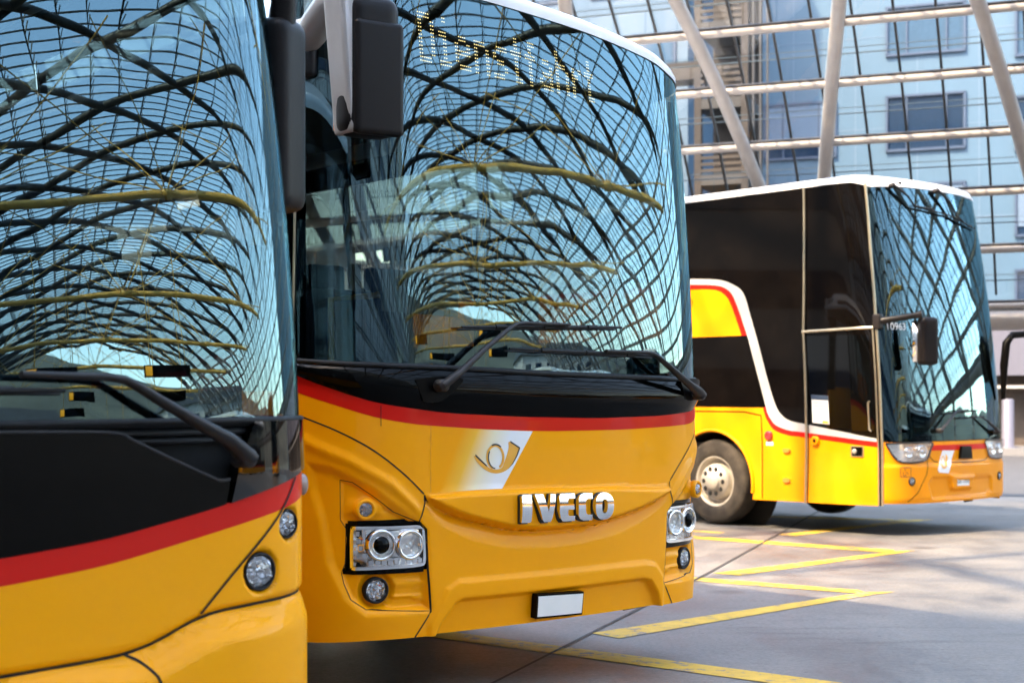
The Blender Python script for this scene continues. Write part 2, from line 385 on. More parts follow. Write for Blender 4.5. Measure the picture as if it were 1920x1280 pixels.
# ---------------------------------------------------------------- ground (falls slightly away for drainage)
SL = -0.016
def gz(x, y): return SL*(y-7.5)
def concrete_mat():
    m, nt, p = _mat('concrete_deck')
    big = _noise(nt, .22, 8, .62); mid = _noise(nt, 1.3, 8, .7, stretch=(1.0, .35, 1)); fine = _noise(nt, 38, 5, .75); sc = _noise(nt, 3.0, 10, .75, stretch=(.25, 1.6, 1))
    a = _ramp(nt, big.outputs[0], [(.32, (.125, .118, .112)), (.55, (.20, .188, .176)), (.75, (.25, .235, .22))])
    b = _ramp(nt, mid.outputs[0], [(.30, (.50, .50, .52)), (.5, (.88, .88, .88)), (.72, (1.08, 1.06, 1.03))])
    c = _ramp(nt, fine.outputs[0], [(.25, (.55, .55, .55)), (.75, (1.35, 1.34, 1.32))])
    d = _ramp(nt, sc.outputs[0], [(.30, (.62, .60, .58)), (.46, (1, 1, 1))])
    cur = a.outputs[0]
    for q in (b, c, d):
        mx = nt.nodes.new('ShaderNodeMix'); mx.data_type = 'RGBA'; mx.blend_type = 'MULTIPLY'; mx.inputs[0].default_value = 1
        nt.links.new(cur, mx.inputs[6]); nt.links.new(q.outputs[0], mx.inputs[7]); cur = mx.outputs[2]
    tc = nt.nodes.new('ShaderNodeTexCoord'); vo = nt.nodes.new('ShaderNodeTexVoronoi'); vo.inputs['Scale'].default_value = 5.5; nt.links.new(tc.outputs['Object'], vo.inputs[0])
    sp = _ramp(nt, vo.outputs['Distance'], [(.045, (.35, .33, .31)), (.075, (1, 1, 1))])
    vo2 = nt.nodes.new('ShaderNodeTexVoronoi'); vo2.inputs['Scale'].default_value = .8; nt.links.new(tc.outputs['Object'], vo2.inputs[0])
    oil = _ramp(nt, vo2.outputs['Distance'], [(.05, (.45, .42, .39)), (.16, (1, 1, 1))])
    for q in (sp, oil):
        mx = nt.nodes.new('ShaderNodeMix'); mx.data_type = 'RGBA'; mx.blend_type = 'MULTIPLY'; mx.inputs[0].default_value = .8
        nt.links.new(cur, mx.inputs[6]); nt.links.new(q.outputs[0], mx.inputs[7]); cur = mx.outputs[2]
    nt.links.new(cur, p.inputs['Base Color'])
    rr = _ramp(nt, mid.outputs[0], [(.3, g3(.42)), (.7, g3(.72))]); nt.links.new(rr.outputs[0], p.inputs['Roughness'])
    bp = nt.nodes.new('ShaderNodeBump'); bp.inputs['Strength'].default_value = .5; bp.inputs['Distance'].default_value = .004
    nt.links.new(fine.outputs[0], bp.inputs['Height']); nt.links.new(bp.outputs[0], p.inputs['Normal'])
    return m
def marking_mat():
    m, nt, p = _mat('worn_marking'); n = _noise(nt, 9, 10, .78); n2 = _noise(nt, 2.0, 6, .7)
    mx = nt.nodes.new('ShaderNodeMath'); mx.operation = 'MULTIPLY_ADD'; mx.inputs[1].default_value = .35
    nt.links.new(n2.outputs[0], mx.inputs[0]); nt.links.new(n.outputs[0], mx.inputs[2])
    r = _ramp(nt, mx.outputs[0], [(.595, (.19, .175, .16)), (.622, (.54, .33, .02)), (.8, (.66, .41, .03))])
    nt.links.new(r.outputs[0], p.inputs['Base Color']); p.inputs['Roughness'].default_value = .62
    return m
M['ground'] = concrete_mat(); M['mark'] = marking_mat()
mb = MB()
mb.add([(x, y, gz(x, y)) for y in (-40, 60) for x in (-60, 90)], [(0, 1, 3, 2)])
tag(mb.build('ground', M['ground']), kind='structure')
mb = MB(); mb.add([(-3000, -3000, -1.2), (3000, -3000, -1.2), (3000, 3000, -1.2), (-3000, 3000, -1.2)], [(0, 1, 2, 3)])
tag(mb.build('terrain', plain('terrain', (.09, .10, .07), .9, var=.3, scale=.02)), kind='structure')
mb = MB(); A_ = Vector((.929, -.370)); B_ = Vector((.370, .929)); q = [A_*u+B_*v for u, v in ((-40, 26.4), (80, 26.4), (80, 70), (-40, 70))]
mb.add([(p.x, p.y, gz(p.x, p.y)+.006) for p in q], [(0, 1, 2, 3)])
tag(mb.build('road', plain('asphalt', (.040, .040, .043), .85, var=.3, scale=3, bump=.3)), kind='structure')
def on_ground(name, polys, mat, dz):
    mb = MB()
    for P in polys: mb.add([(x, y, gz(x, y)+dz) for x, y in P], [list(range(len(P)))])
    for f in mb.f:
        a, b, c = [Vector(mb.v[i]) for i in f[:3]]
        if (b-a).cross(c-a).z < 0: f.reverse()
    return tag(mb.build(name, mat), kind='structure')
def zig(a, b, w=.22):
    a, b = Vector(a), Vector(b); n = Vector((-(b-a).y, (b-a).x)).normalized()*w/2
    return [tuple(a+n), tuple(b+n), tuple(b-n), tuple(a-n)]
on_ground('bay_marking', [[(-.80, 9.83), (-.9, 9.6), (1.52, 7.5), (1.76, 7.62)], [(-1.0, 6.8), (-.85, 6.62), (1.9, 7.42), (1.82, 7.66), (1.42, 7.60)]], M['mark'], .004)
on_ground('bay_marking', [[(.50, 9.42), (.66, 9.20), (2.75, 11.42), (2.98, 11.62), (2.74, 11.60)], [(1.05, 13.05), (1.0, 12.75), (2.66, 11.52), (2.745, 11.61), (2.72, 11.74)]], M['mark'], .004)
on_ground('bay_marking', [[(1.74, 12.98), (1.95, 12.80), (3.86, 14.86), (4.10, 15.16), (3.87, 15.08)], [(1.6, 17.4), (1.55, 17.05), (3.70, 14.93), (3.86, 15.09), (3.90, 15.24)]], M['mark'], .004)
on_ground('bay_marking', [[(3.05, 17.15), (3.20, 16.95), (5.2, 19.25), (5.55, 19.62), (5.2, 19.6)], [(2.6, 20.7), (2.6, 20.35), (5.0, 19.38), (5.2, 19.61)]], M['mark'], .004)
on_ground('bay_marking', [zig((1.9, 17.9), (2.45, 17.4), .12)], M['mark'], .004)
on_ground('slab_joint', [zig((5.2, 23.9), (3.42, 18.3), .03), zig((3.42, 18.3), (1.55, 12.5), .026), zig((1.55, 12.5), (.80, 10.3), .024), zig((.80, 10.3), (-1.2, 4.4), .022)], plain('joint', (.05, .045, .04), .8), .008)
on_ground('slab_joint', [zig((3.32, 18.1), (1.6, 17.9), .035)], plain('joint_crack', (.06, .05, .045), .8), .006)

# ---------------------------------------------------------------- glass barrel vault over the deck
AX = Vector((.929, -.370)); BX = Vector((.370, .929)); V0 = 8.0; RV = 20.6; ZC = -8.6; HS = 17.0
def vp(u, v, z): return Vector((AX.x*u+BX.x*v, AX.y*u+BX.y*v, z))
def vault(u, t, r=RV): return vp(u, V0+r*math.sin(t), ZC+r*math.cos(t))   # t = angle from the crown
TM = math.asin(HS/RV); U0, U1 = -26.0, 66.0
M['bframe_j'] = plain('joint_blue', (.05, .08, .11), .5)
can = empty('station_canopy', vp(0, V0, 0)); inv = Matrix.Translation(-vp(0, V0, 0))
tag(can, 'glazed barrel vault canopy of crossing white steel tubes over the bus deck', 'canopy')
def cpart(mb, name, mat):
    mb.v = [tuple(Vector(q)-can.location) for q in mb.v]; return mb.build(name, mat, can)
un0 = -4.55
def shift(v):   # the arches climb steeply on their legs and swing diagonally over the span
    a = abs(v); leg = max(0, a-9.5); mid = min(a, 9.5); return math.copysign(.27*leg+.72*mid, v)
for k in range(-9, 23):
    un = un0+4*k
    for sg in (-1, 1):
        pts = []
        for i in range(61):
            t = TM-2*TM*i/60; vv = (RV-.45)*math.sin(t); u = un+sg*(shift(HS)-shift(vv))
            if U0 <= u <= U1: pts.append(vault(u, t, RV-.45))
        if len(pts) < 6: continue
        # one steel in two tones: legs coloured as sunlit, span as shaded
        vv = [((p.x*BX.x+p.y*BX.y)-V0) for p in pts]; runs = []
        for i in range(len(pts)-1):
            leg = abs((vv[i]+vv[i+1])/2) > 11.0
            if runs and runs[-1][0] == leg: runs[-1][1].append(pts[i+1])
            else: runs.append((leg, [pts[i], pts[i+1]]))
        for leg, q in runs:
            mb = MB(); mb.tube(q, .105 if leg else .125, 10); cpart(mb, 'arch_leg' if leg else 'arch_tube', M['steel'] if leg else M['shade_steel'])
NP = 38
for i in range(NP+1):
    t = -TM+2*TM*i/NP; mb = MB(); mb.tube([vault(U0+(U1-U0)*j/12, t, RV-.36) for j in range(13)], .058 if abs((RV-.36)*math.sin(t)) > 11.0 else .024, 8); q = cpart(mb, 'purlin', M['steel'] if abs((RV-.36)*math.sin(t)) > 11.0 else M['shade_steel'])  # purlins over the span get the shaded tone too
    if i % 1 == 0 and abs(t) > .5:
        mb = MB(); mb.tube([vault(U0+(U1-U0)*j/12, t-math.copysign(.0032, t), RV-.33) for j in range(13)], .026, 5, cap=False); cpart(mb, 'gasket', M['bar'])
        mb = MB(); mb.tube([vault(U0+(U1-U0)*j/12, t-math.copysign(.012, t), RV+.02) for j in range(13)], .012, 4, cap=False); mb.tube([vault(U0+(U1-U0)*j/12, t-math.copysign(.017, t), RV+.02) for j in range(13)], .008, 4, cap=False); cpart(mb, 'glass_joint', M['bframe_j'])
mb = MB(); nb = int((U1-U0)/.58)
for j in range(nb+1):
    u = U0+j*.58; mb.tube([vault(u, -TM+2*TM*i/NP, RV) for i in range(NP+1)], .026, 4, cap=False)
tag(cpart(mb, 'glazing_bar', M['bar']), kind='stuff')
mb = MB()   # brackets that carry the glazing bars, one at each purlin
for j in range(nb+1):
    u = U0+j*.5
    for i in range(NP+1):
        t = -TM+2*TM*i/NP; mb.tube([vault(u, t, RV-.36), vault(u, t+.012, RV-.02)], .018, 4, cap=False)
tag(cpart(mb, 'bracket', M['bar']), kind='stuff')
mb = MB(); vs = [vault(U0+(U1-U0)*j/10, -TM+2*TM*i/76, RV+.05) for j in range(11) for i in range(77)]
mb.add(vs, [(j*77+i, j*77+i+1, (j+1)*77+i+1, (j+1)*77+i) for j in range(10) for i in range(76)], smooth=True); cpart(mb, 'glazing', M['roofglass'])
for s_ in (-1, 1):   # gutter beam and the posts under each springing node
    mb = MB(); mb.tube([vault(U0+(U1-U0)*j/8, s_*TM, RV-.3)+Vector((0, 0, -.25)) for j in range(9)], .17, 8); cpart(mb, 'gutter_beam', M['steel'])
    for k in range(-5, 18):
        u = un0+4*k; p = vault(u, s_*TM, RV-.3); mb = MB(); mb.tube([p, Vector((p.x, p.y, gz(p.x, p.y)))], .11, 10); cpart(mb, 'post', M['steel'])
for k in range(0, 8):   # tie tubes with fans of rods up to the arches
    u = -20.55+12*k; mb = MB(); tw = 13.0
    path = [vp(u, V0-tw+2*tw*i/14, 7.4+.6*math.cos(math.pi*(i/14-.5))) for i in range(15)]; mb.tube(path, .12, 10)
    for i in (3, 7, 11):
        q = path[i]; mb.lathe([(.0, -.25), (.16, -.2), (.16, .2), (.0, .25)], (q, Vector((AX.x, AX.y, 0)), Vector((0, 0, 1)), Vector((BX.x, BX.y, 0))), 12)
    cpart(mb, 'tie_tube', M['rod'])
    mb = MB()
    for i in (3, 7, 11):
        q = path[i]; t0 = math.asin((-tw+2*tw*i/14)/RV)
        for dt in (-.30, -.10, .10, .30):
            for du in (-3.2, 3.2):
                mb.tube([q, vault(u+du, max(-TM, min(TM, t0+dt)), RV-.45)], .022, 5, cap=False)
    cpart(mb, 'tie_rod', M['rod'])

# ---------------------------------------------------------------- display boards hung under the ties (read in the windscreens)
def board(u, v, z, lab):
    p = vp(u, v, z); r = empty('display_board', p, math.atan2(AX.y, AX.x)+math.pi/2)
    tag(r, lab, 'display board', 'dark display boards hung over the bus bays')
    rbox('housing', (1.9, .2, .34), .02, M['satin'], r); rbox('number_panel', (.28, .01, .28), 0, M['sign_orange'], r, (-.78, .108, 0))
    mb = MB(); mb.tube([(-.7, 0, .16), (-.7, 0, 8.2-z)], .02, 6); mb.tube([(.7, 0, .16), (.7, 0, 8.2-z)], .02, 6); mb.build('hanger', M['rod'], r)
BLAB = 'dark display board with orange number panel, mirrored in the windscreens of the yellow buses'
for u, v in ((21.5, 8.5), (21.5, 3.5), (29.45, 10), (29.45, 5.0), (37.45, 4.5), (45.45, 9)): board(u, v, 4.3, BLAB)

# ---------------------------------------------------------------- buildings
def facade_block(name, lab, cat, org, ax, length, depth, z0, z1, wallmat):
    """box with its front wall along ax; returns root and a placer for pieces on the front wall"""
    ax = Vector(ax).normalized(); bx = Vector((-ax.y, ax.x)); r = empty(name, (org[0], org[1], z0), math.atan2(ax.y, ax.x)); tag(r, lab, cat)
    mb = MB(); mb.box((length/2, depth/2, (z1-z0)/2), (length, depth, z1-z0)); mb.build('wall', wallmat, r)
    return r
M['blue'] = plain('pale_panel', (.043, .092, .142), .5, var=.05, scale=.8)
M['bframe'] = plain('blue_frame', (.03, .05, .09), .4, var=.1)
M['bglass'] = plain('window_glass', (.010, .022, .045), .05, spec=.35, var=.2)
M['bglass2'] = plain('window_glass_light', (.04, .075, .12), .06, spec=.4, var=.15)
M['blind'] = plain('blind', (.13, .19, .27), .5, var=.04)
M['groove'] = plain('panel_joint', (.09, .14, .20), .6)
YF = 54.0; o = Vector((960-960, 0))
def fx(px, y=YF): return (px-960)/2800*y
# pale panelled office block parallel to the vault
org = vp(-22, 56.5, 0); offc = facade_block('office_building', 'pale blue office block with dark framed windows beyond the glass canopy', 'building', (org.x, org.y), (AX.x, AX.y), 60, 14, -.8, 24, M['blue'])
def win(xc, zc, w, h, style):
    mb = MB(); t = .09
    for a, b, cc, d in ((-w/2, 0, t, h), (w/2, 0, t, h), (0, h/2, w+t, t), (0, -h/2, w+t, t)): mb.box((xc+a, -.06, zc+b), (cc, .12, d))
    mb.box((xc-w*.24, -.05, zc), (.06, .1, h)); mb.box((xc+w*.27, -.05, zc), (.06, .1, h)); f = mb.build('window', M['bframe'], offc)
    mb = MB(); mb.box((xc, -.005, zc), (w-.06, .03, h-.06)); mb.build('pane', M['bglass2'] if style == 2 else M['bglass'], f)
    if style == 1:
        mb = MB()
        for i in range(int(h*.82/.09)): mb.box((xc, -.045, zc+h/2-.08-i*.09), (w-.12, .05, .06))
        mb.build('blind', M['blind'], f)
# facade-local x of a world point seen at column px on this plane
def locx(px):
    k = (px-960)/2800; a = AX; # solve (k*Y, Y) = org + a*x
    return (k*org.y-org.x)/(a.x-k*a.y)
def hz(px, py):
    x = locx(px); Y = org.y+AX.y*x; return 1.5+(732-py)/2800*Y+.8
for row, (y0, y1, ex) in enumerate(((-150, -62, 2), (10, 100, 2), (178, 280, 0), (345, 440, 1), (505, 585, 0))):
    for j, (a, b) in enumerate(((1210, 1345), (1435, 1567), (1663, 1809), (1905, 2040), (2140, 2270))):
        xa, xb = locx(a), locx(b); zt, zb = hz((a+b)/2, y0), hz((a+b)/2, y1)
        st = ex
        if row == 2 and j in (0, 1): st = 1
        if row == 1 and j != 2: st = 1 if j == 0 else (2 if j != 1 else None)
        if st is None: continue
        win((xa+xb)/2, (zt+zb)/2+(.35 if (row == 2 and j == 1) else 0)*-1, xb-xa, zt-zb, st)
mb = MB()
for px in range(1140, 2300, 116): mb.box((locx(px), -.004, 12.4), (.03, .012, 24.6))
for z in (5.2, 8.6, 12.0, 15.4, 18.8): mb.box((30, -.004, z), (59.8, .012, .03))
mb.build('panel_joint', M['groove'], offc)
# low podium with a white fascia over a dark recess
po = vp(-6.0, 54.4, 0); pod = empty('podium', (po.x, po.y, -.72), math.atan2(AX.y, AX.x)); tag(pod, 'low white fascia over a dark recessed ground floor right of the decker', 'building')
M['fascia'] = plain('white_fascia', (.085, .085, .11), .5, var=.04)
M['brownwall'] = plain('brown_recess', (.055, .040, .030), .7, var=.4, scale=2)
mb = MB(); mb.box((20, .9, 3.75), (44, 1.8, 2.0)); mb.build('fascia', M['fascia'], pod)
mb = MB(); mb.box((20, 1.6, 1.4), (44, .3, 2.7)); mb.build('recess_wall', M['brownwall'], pod)
for i in range(14):
    mb = MB(); mb.box((1+3.0*i, .5, 1.38), (.28, .28, 2.72)); mb.build('post', plain('timber_post', (.20, .15, .11), .6), pod)
mb = MB(); mb.box((20, .3, 2.35), (44, .12, .10)); mb.build('rail', M['steel'], pod)
mb = MB(); mb.box((20, -.4, .12), (46, 3.2, .34)); mb.build('kerb', plain('kerb_stone', (.13, .127, .125), .7, var=.1), pod)
BOL = ((1848, 'slim grey bollard on the kerb just right of the parked decker', .09, .55), (1916, 'thick white bollard on the kerb at the picture edge', .2, 1.6))
for px, lab, rr, hh in BOL:
    k = (px-960)/2800; q = po+Vector((0, 0, 0)); b_ = Vector((AX.x, AX.y)); x = (k*(po.y-1.2)-po.x)/(AX.x-k*AX.y); w = Vector((po.x, po.y))+b_*x-BX*1.2
    r = empty('bollard', (w.x, w.y, -.43)); tag(r, lab, 'bollard')
    mb = MB(); mb.lathe([(rr*1.6, 0), (rr*1.6, .04), (rr, .05), (rr, hh), (rr*.7, hh+.05), (0, hh+.06)], (Vector((0, 0, 0)), Vector((1, 0, 0)), Vector((0, 1, 0)), Vector((0, 0, 1))), 20)
    mb.build('post', M['fascia'], r)
# brown reflection in the canopy glass, built as a slatted tower with scaffold
M['timber'] = plain('weathered_timber', (.014, .0095, .0065), .75, var=.5, scale=.9, stretch=(1, 1, 5))
M['timber2'] = plain('timber_slat', (.017, .011, .006), .7, var=.35, scale=1.4)
M['slabgrey'] = plain('slab_edge', (.018, .017, .016), .7, var=.2)
Yt = 47.0
tw = empty('reflected_tower', (fx(1308, Yt), Yt, -.6), math.atan2(AX.y, AX.x)); tag(tw, 'brown slatted tower standing for a reflection in the canopy glass', 'building')
for i in range(7):
    z = 1.5+i*2.4
    mb = MB(); mb.box((.75, 1.2, z), (1.6, 2.4, .32)); mb.build('landing', M['slabgrey'], tw)
    mb = MB()
    for j in range(5): mb.box((.75, .02, z+.30+.2*j), (1.5, .05, .10))
    mb.build('balustrade', M['timber2'], tw)
for x in (0, 1.5):
    mb = MB(); mb.box((x, .1, 9), (.22, .22, 19)); mb.build('column', M['timber'], tw)
mb = MB(); mb.box((.75, 2.3, 9), (1.6, .2, 19)); mb.build('back_wall', M['timber'], tw)
for i in range(3):
    mb = MB(); mb.tube([(1.8+.22*i, -.1, 0), (1.8+.22*i, -.1, 19)], .04, 6); mb.build('scaffold_pole', M['bar'], tw)
mb = MB(); mb.box((-1.2, .6, 12.2), (2.8, 1.0, .55)); mb.build('walkway', M['timber'], tw)
old = facade_block('rear_house', 'pale house wall with small windows left of the reflected brown tower', 'building', (fx(960, 52), 54.5), (AX.x, AX.y), 6.6, 8, -.8, 24, plain('pale_render', (.05, .09, .135), .7, var=.08, scale=.6))
for zz in (4.5, 7.6, 10.7, 13.8, 17):
    for xx in (1.4, 3.6, 5.6):
        mb = MB(); mb.box((xx, -.03, zz), (1.15, .1, 1.5)); f = mb.build('window', M['bframe'], old)
        mb = MB(); mb.box((xx, -.06, zz), (.95, .1, 1.3)); mb.build('pane', M['bglass2'], f)
def banner(px, py0, py1, lean, lab):
    Y = 44.0; x = fx(px, Y); z0, z1 = 1.5+(732-py1)/2800*Y, 1.5+(732-py0)/2800*Y; mb = MB()
    mb.tube([(x, Y, z0), (x+lean, Y, z1)], .09, 8); mb.tube([(x, Y, z0-.5), (x, Y, z0+.02)], .03, 6)
    tag(mb.build('warning_flag', plain('red_orange', (.72, .12, .05), .5)), lab, 'flag')
# long station building on the near side of the deck: throws the shade over the front of the deck
so = vp(-70, -28, 0); sta = facade_block('station_building', 'long grey station building along the near side of the bus deck', 'building', (so.x, so.y), (AX.x, AX.y), 150, 16, -.5, 33, plain('station_render', (.55, .50, .45), .7, var=.1, scale=.2))
for i in range(6):
    mb = MB(); mb.box((75, 16.03, 3.2+3.9*i), (146, .1, 1.5)); mb.build('window_band', M['bglass'], sta)
hall = facade_block('station_hall', 'long brown station hall at the closed left end of the canopy', 'building', (-75, -15), (1, 0), 32, 76, -.5, 24, plain('hall_render', (.34, .28, .23), .8, var=.2, scale=.2))
for i in range(5):
    mb = MB(); mb.box((32.03, 38, 3.2+4.2*i), (.1, 74, 1.6)); mb.build('window_band', M['bglass'], hall)
# town at the open end of the vault (lit by the low sun; the windscreens mirror it)
def town_house(u, v, w, d, h, wall, lab, nx, nz, z0=-1.2):
    q = vp(u, v, 0); r = empty('town_house', (q.x, q.y, z0), math.atan2(AX.y, AX.x)); tag(r, lab, 'building')
    mb = MB(); mb.box((d/2, 0, h/2), (d, w, h)); mb.build('wall', wall, r)
    mb = MB(); vs = [(-.4, -w/2-.4, h), (-.4, w/2+.4, h), (d+.4, w/2+.4, h), (d+.4, -w/2-.4, h), (d/2, -w/2+1.5, h+2.2), (d/2, w/2-1.5, h+2.2)]
    mb.add(vs, [(0, 1, 2, 3)[::-1], (0, 4, 5, 1)[::-1], (2, 5, 4, 3)[::-1], (0, 3, 4), (1, 5, 2)]); mb.build('roof', M['slabgrey'], r)
    for i in range(nx):
        for j in range(nz):
            mb = MB(); mb.box((-.02, -w/2+w*(i+.5)/nx, h*(j+.6)/(nz+.3)), (.14, w/nx*.5, h/nz*.5)); mb.build('window', M['bglass'], r)
cream = plain('cream_render', (.62, .47, .28), .8, var=.08, scale=.3); ochre = plain('ochre_render', (.60, .36, .13), .8, var=.1, scale=.3); stone = plain('grey_render', (.42, .40, .38), .8, var=.1, scale=.3)
town_house(92, -4, 17, 10, 8, cream, 'cream town house at the far open end of the canopy', 7, 3)
town_house(88, 15, 15, 10, 6.5, ochre, 'ochre town house facing the far end of the canopy', 6, 2)
town_house(104, 34, 20, 12, 11, stone, 'grey block of flats beyond the ochre town house', 8, 4)
town_house(96, -26, 18, 12, 9, ochre, 'broad ochre house nearest the roadside beyond the deck', 7, 3)
town_house(70, -24, 14, 10, 7, cream, 'small cream house beside the near end of the canopy', 5, 2)
def hills():
    mb = MB(); n = 160; rings = []
    rnd = np.random.RandomState(3); ph = rnd.rand(8)*6.28
    for ri, (rad, f) in enumerate(((600, 0), (900, .55), (1400, 1.0), (2000, .9))):
        row = []
        for k in range(n):
            a = 2*math.pi*k/n; hgt = 150+70*sum(math.sin((j+2)*a+ph[j])/(j+1.2) for j in range(6))
            east = .55+.45*max(0, math.cos(a+.38)); hgt *= east
            row.append((rad*math.cos(a), rad*math.sin(a), -3+f*max(20, hgt)+(rnd.rand()-.5)*12*f))
        rings.append(row)
    vs = [p for r_ in rings for p in r_]; fs = [(i*n+k, i*n+(k+1) % n, (i+1)*n+(k+1) % n, (i+1)*n+k) for i in range(3) for k in range(n)]
    mb.add(vs, fs, smooth=True); tag(mb.build('hills', plain('forest_hill', (.060, .062, .045), .95, var=.5, scale=.012)), kind='structure')
hills()
# ---------------------------------------------------------------- pieces shared by the three buses
TH = 0.7041
def frm(o, T, B, N): return (Vector(o), Vector(T).normalized(), Vector(B).normalized(), Vector(N).normalized())
def round_lamp(S, u, z, r, d, parent, name='fog_lamp', bez=M['rubber'], bezw=.012, D=None, tilt=None):
    o, T, B, N = S.frame(u, z, d+(D(u, z) if D else 0))
    if tilt is not None:   # face straight ahead rather than square to the skin
        N = (N*(1-tilt)+Vector((0, -1, 0))*tilt).normalized(); T = Vector((0, 0, 1)).cross(N).normalized()*1; B = N.cross(T)
    fr = (o, T, B, N); mb = MB(); mb.lathe([(r*1.04, -.05), (r+bezw, -.02), (r+bezw, .006), (r+bezw*.4, .012), (r, .006), (r*.98, -.01)], fr, 36)
    lamp = mb.build(name, bez, parent)
    mb = MB(); mb.lathe([(r*.99, .0), (r*.93, -.012), (r*.90, -.010), (r*.80, -.024), (r*.77, -.022), (r*.55, -.034), (r*.30, -.040), (r*.28, -.014), (r*.2, -.008), (0, -.006)], fr, 18, smooth=False, jit=.006); mb.build('reflector', M['chrome'], lamp)
    mb = MB(); mb.lathe([(r, .004), (r*.8, .012), (r*.45, .018), (0, .02)], fr, 28); mb.build('lens', M['lens'], lamp)
    return lamp
def wheel(name, parent, x, y, z, R0=.52, side=-1):
    w = MB(); fr = frm((x, y, z), (0, 1, 0), (0, 0, 1), (side, 0, 0)); Wd = .30
    w.lathe([(R0*.56, -Wd), (R0*.9, -Wd), (R0*.985, -Wd*.85), (R0, -Wd*.6), (R0, -Wd*.2), (R0*.985, -.02), (R0*.95, .0), (R0*.88, .014), (R0*.84, .012), (R0*.80, .018), (R0*.70, .016), (R0*.62, .004), (R0*.585, -.012)], fr, 56)
    for k in range(20):   # raised blocks on the sidewall
        a = 2*math.pi*(k+.3*(k % 3))/20; c = Vector((x+side*.016, y+math.cos(a)*R0*.8, z+math.sin(a)*R0*.8)); w.lathe([(R0*.03, .0), (R0*.02, .003), (0, .003)], frm(c, (0, 1, 0), (0, 0, 1), (side, 0, 0)), 6)
    ty = w.build(name, M['tyre'], parent)
    w = MB(); w.lathe([(R0*.60, -.004), (R0*.57, -.004), (R0*.54, -.03), (R0*.52, -.10), (R0*.44, -.12), (R0*.42, -.03), (R0*.39, .022), (R0*.20, .03), (R0*.20, .05), (R0*.185, .062), (0, .064)], fr, 48)
    for k in range(10):
        a = 2*math.pi*k/10; c = Vector((x, y+math.cos(a)*R0*.30, z+math.sin(a)*R0*.30)); w.lathe([(R0*.060, .0275), (R0*.055, .0285), (0, .0288)], frm(c, (0, 1, 0), (0, 0, 1), (side, 0, 0)), 12, mi=1)
    w.build('rim', [M['rim'], M['dark']], ty); return ty
def seats(parent, xs, ys, z, mat=M['seat']):
    me = None
    for y in ys:
        for x in xs:
            if me is None:
                mb = MB(); bm = bmesh.new()
                for dims, loc in (((.44, .44, .14), (0, 0, .42)), ((.44, .12, .72), (0, .24, .80)), ((.28, .10, .18), (0, .25, 1.23))):
                    r = bmesh.ops.create_cube(bm, size=1); bmesh.ops.scale(bm, vec=dims, verts=r['verts']); bmesh.ops.translate(bm, vec=loc, verts=r['verts'])
                bmesh.ops.bevel(bm, geom=bm.edges[:], offset=.035, segments=2, profile=.6, affect='EDGES')
                r = bmesh.ops.create_cube(bm, size=1); bmesh.ops.scale(bm, vec=(.08, .3, .36), verts=r['verts']); bmesh.ops.translate(bm, vec=(0, 0, .18), verts=r['verts'])
                me = bpy.data.meshes.new('seat'); bm.to_mesh(me); bm.free(); me.materials.append(mat)
            o = link('seat', me, None, parent); o.location = (x, y, z)
def steering(parent, x, y, z):
    mb = MB(); ti = R(35); T = Vector((1, 0, 0)); B = Vector((0, math.sin(ti)*1, math.cos(ti)*1)); B = Vector((0, -math.sin(ti)*0-.0, 0))+Vector((0, .55, .83)).normalized(); o = Vector((x, y, z))
    mb.tube([o+T*math.cos(a)*.23+B*math.sin(a)*.23 for a in [2*math.pi*i/24 for i in range(25)]], .016, 8, cap=False)
    for a in (math.pi*.5, math.pi*1.17, math.pi*1.83): mb.tube([o, o+T*math.cos(a)*.22+B*math.sin(a)*.22], .013, 6)
    mb.tube([o, o+Vector((0, -.25, -.35))], .03, 8); mb.build('steering_wheel', M['dash'], parent)
def wiper(S, parent, arm, blade, d0, mat=M['plastic'], r=.014, pivot_r=.03):
    """arm: (u, z, d, radius) polyline from the pivot; blade: (u0, z0, u1, z1)"""
    mb = MB(); mb.tube([S.at(u, z, d) for u, z, d, _ in arm], [q[3] for q in arm], 10, flat=.62)
    o, T, B, N = S.frame(arm[0][0], arm[0][1], arm[0][2]); mb.lathe([(pivot_r, -.05), (pivot_r, .012), (pivot_r*.8, .02), (pivot_r*.45, .022), (pivot_r*.4, .03), (0, .032)], (o, T, B, N), 20)
    w = mb.build('wiper', mat, parent)
    mb = MB(); n = 14; P = [(blade[0]+(blade[2]-blade[0])*i/n, blade[1]+(blade[3]-blade[1])*i/n) for i in range(n+1)]
    mb.tube([S.at(u, z, d0-.012) for u, z in P], [.004+.006*math.sin(math.pi*(.12+.76*i/n)) for i in range(n+1)], 8)
    mb.tube([S.at(u, z-.008, .006) for u, z in P], .004, 6)
    for i in (3, 7, 11): mb.tube([S.at(P[i][0]-.03, P[i][1], d0-.008), S.at(P[i][0]+.03, P[i][1], d0-.008)], .012, 6)
    mb.build('wiper_blade', M['rubber'], w); return w
def letters(S, glyphs, name, mat, parent, org, sc, slope, d, thick, D=None, sp=.012):
    out = []
    for g in glyphs:
        P = [(org[0]+x*sc[0], org[1]+y*sc[1]+slope*(x*sc[0])) for x, y in g]
        out.append(patch(S, P, name, mat, parent, d=d, thick=thick, sp=sp, D=D))
    return out
def rect(u0, z0, u1, z1): return [(u0, z0), (u1, z0), (u1, z1), (u0, z1)]
def rrect(u0, z0, u1, z1, r, n=5):
    P = []
    for cx, cz, a in ((u1-r, z0+r, -90), (u1-r, z1-r, 0), (u0+r, z1-r, 90), (u0+r, z0+r, 180)): P += [(cx+r*math.cos(R(a+90*k/n)), cz+r*math.sin(R(a+90*k/n))) for k in range(n+1)]
    return P
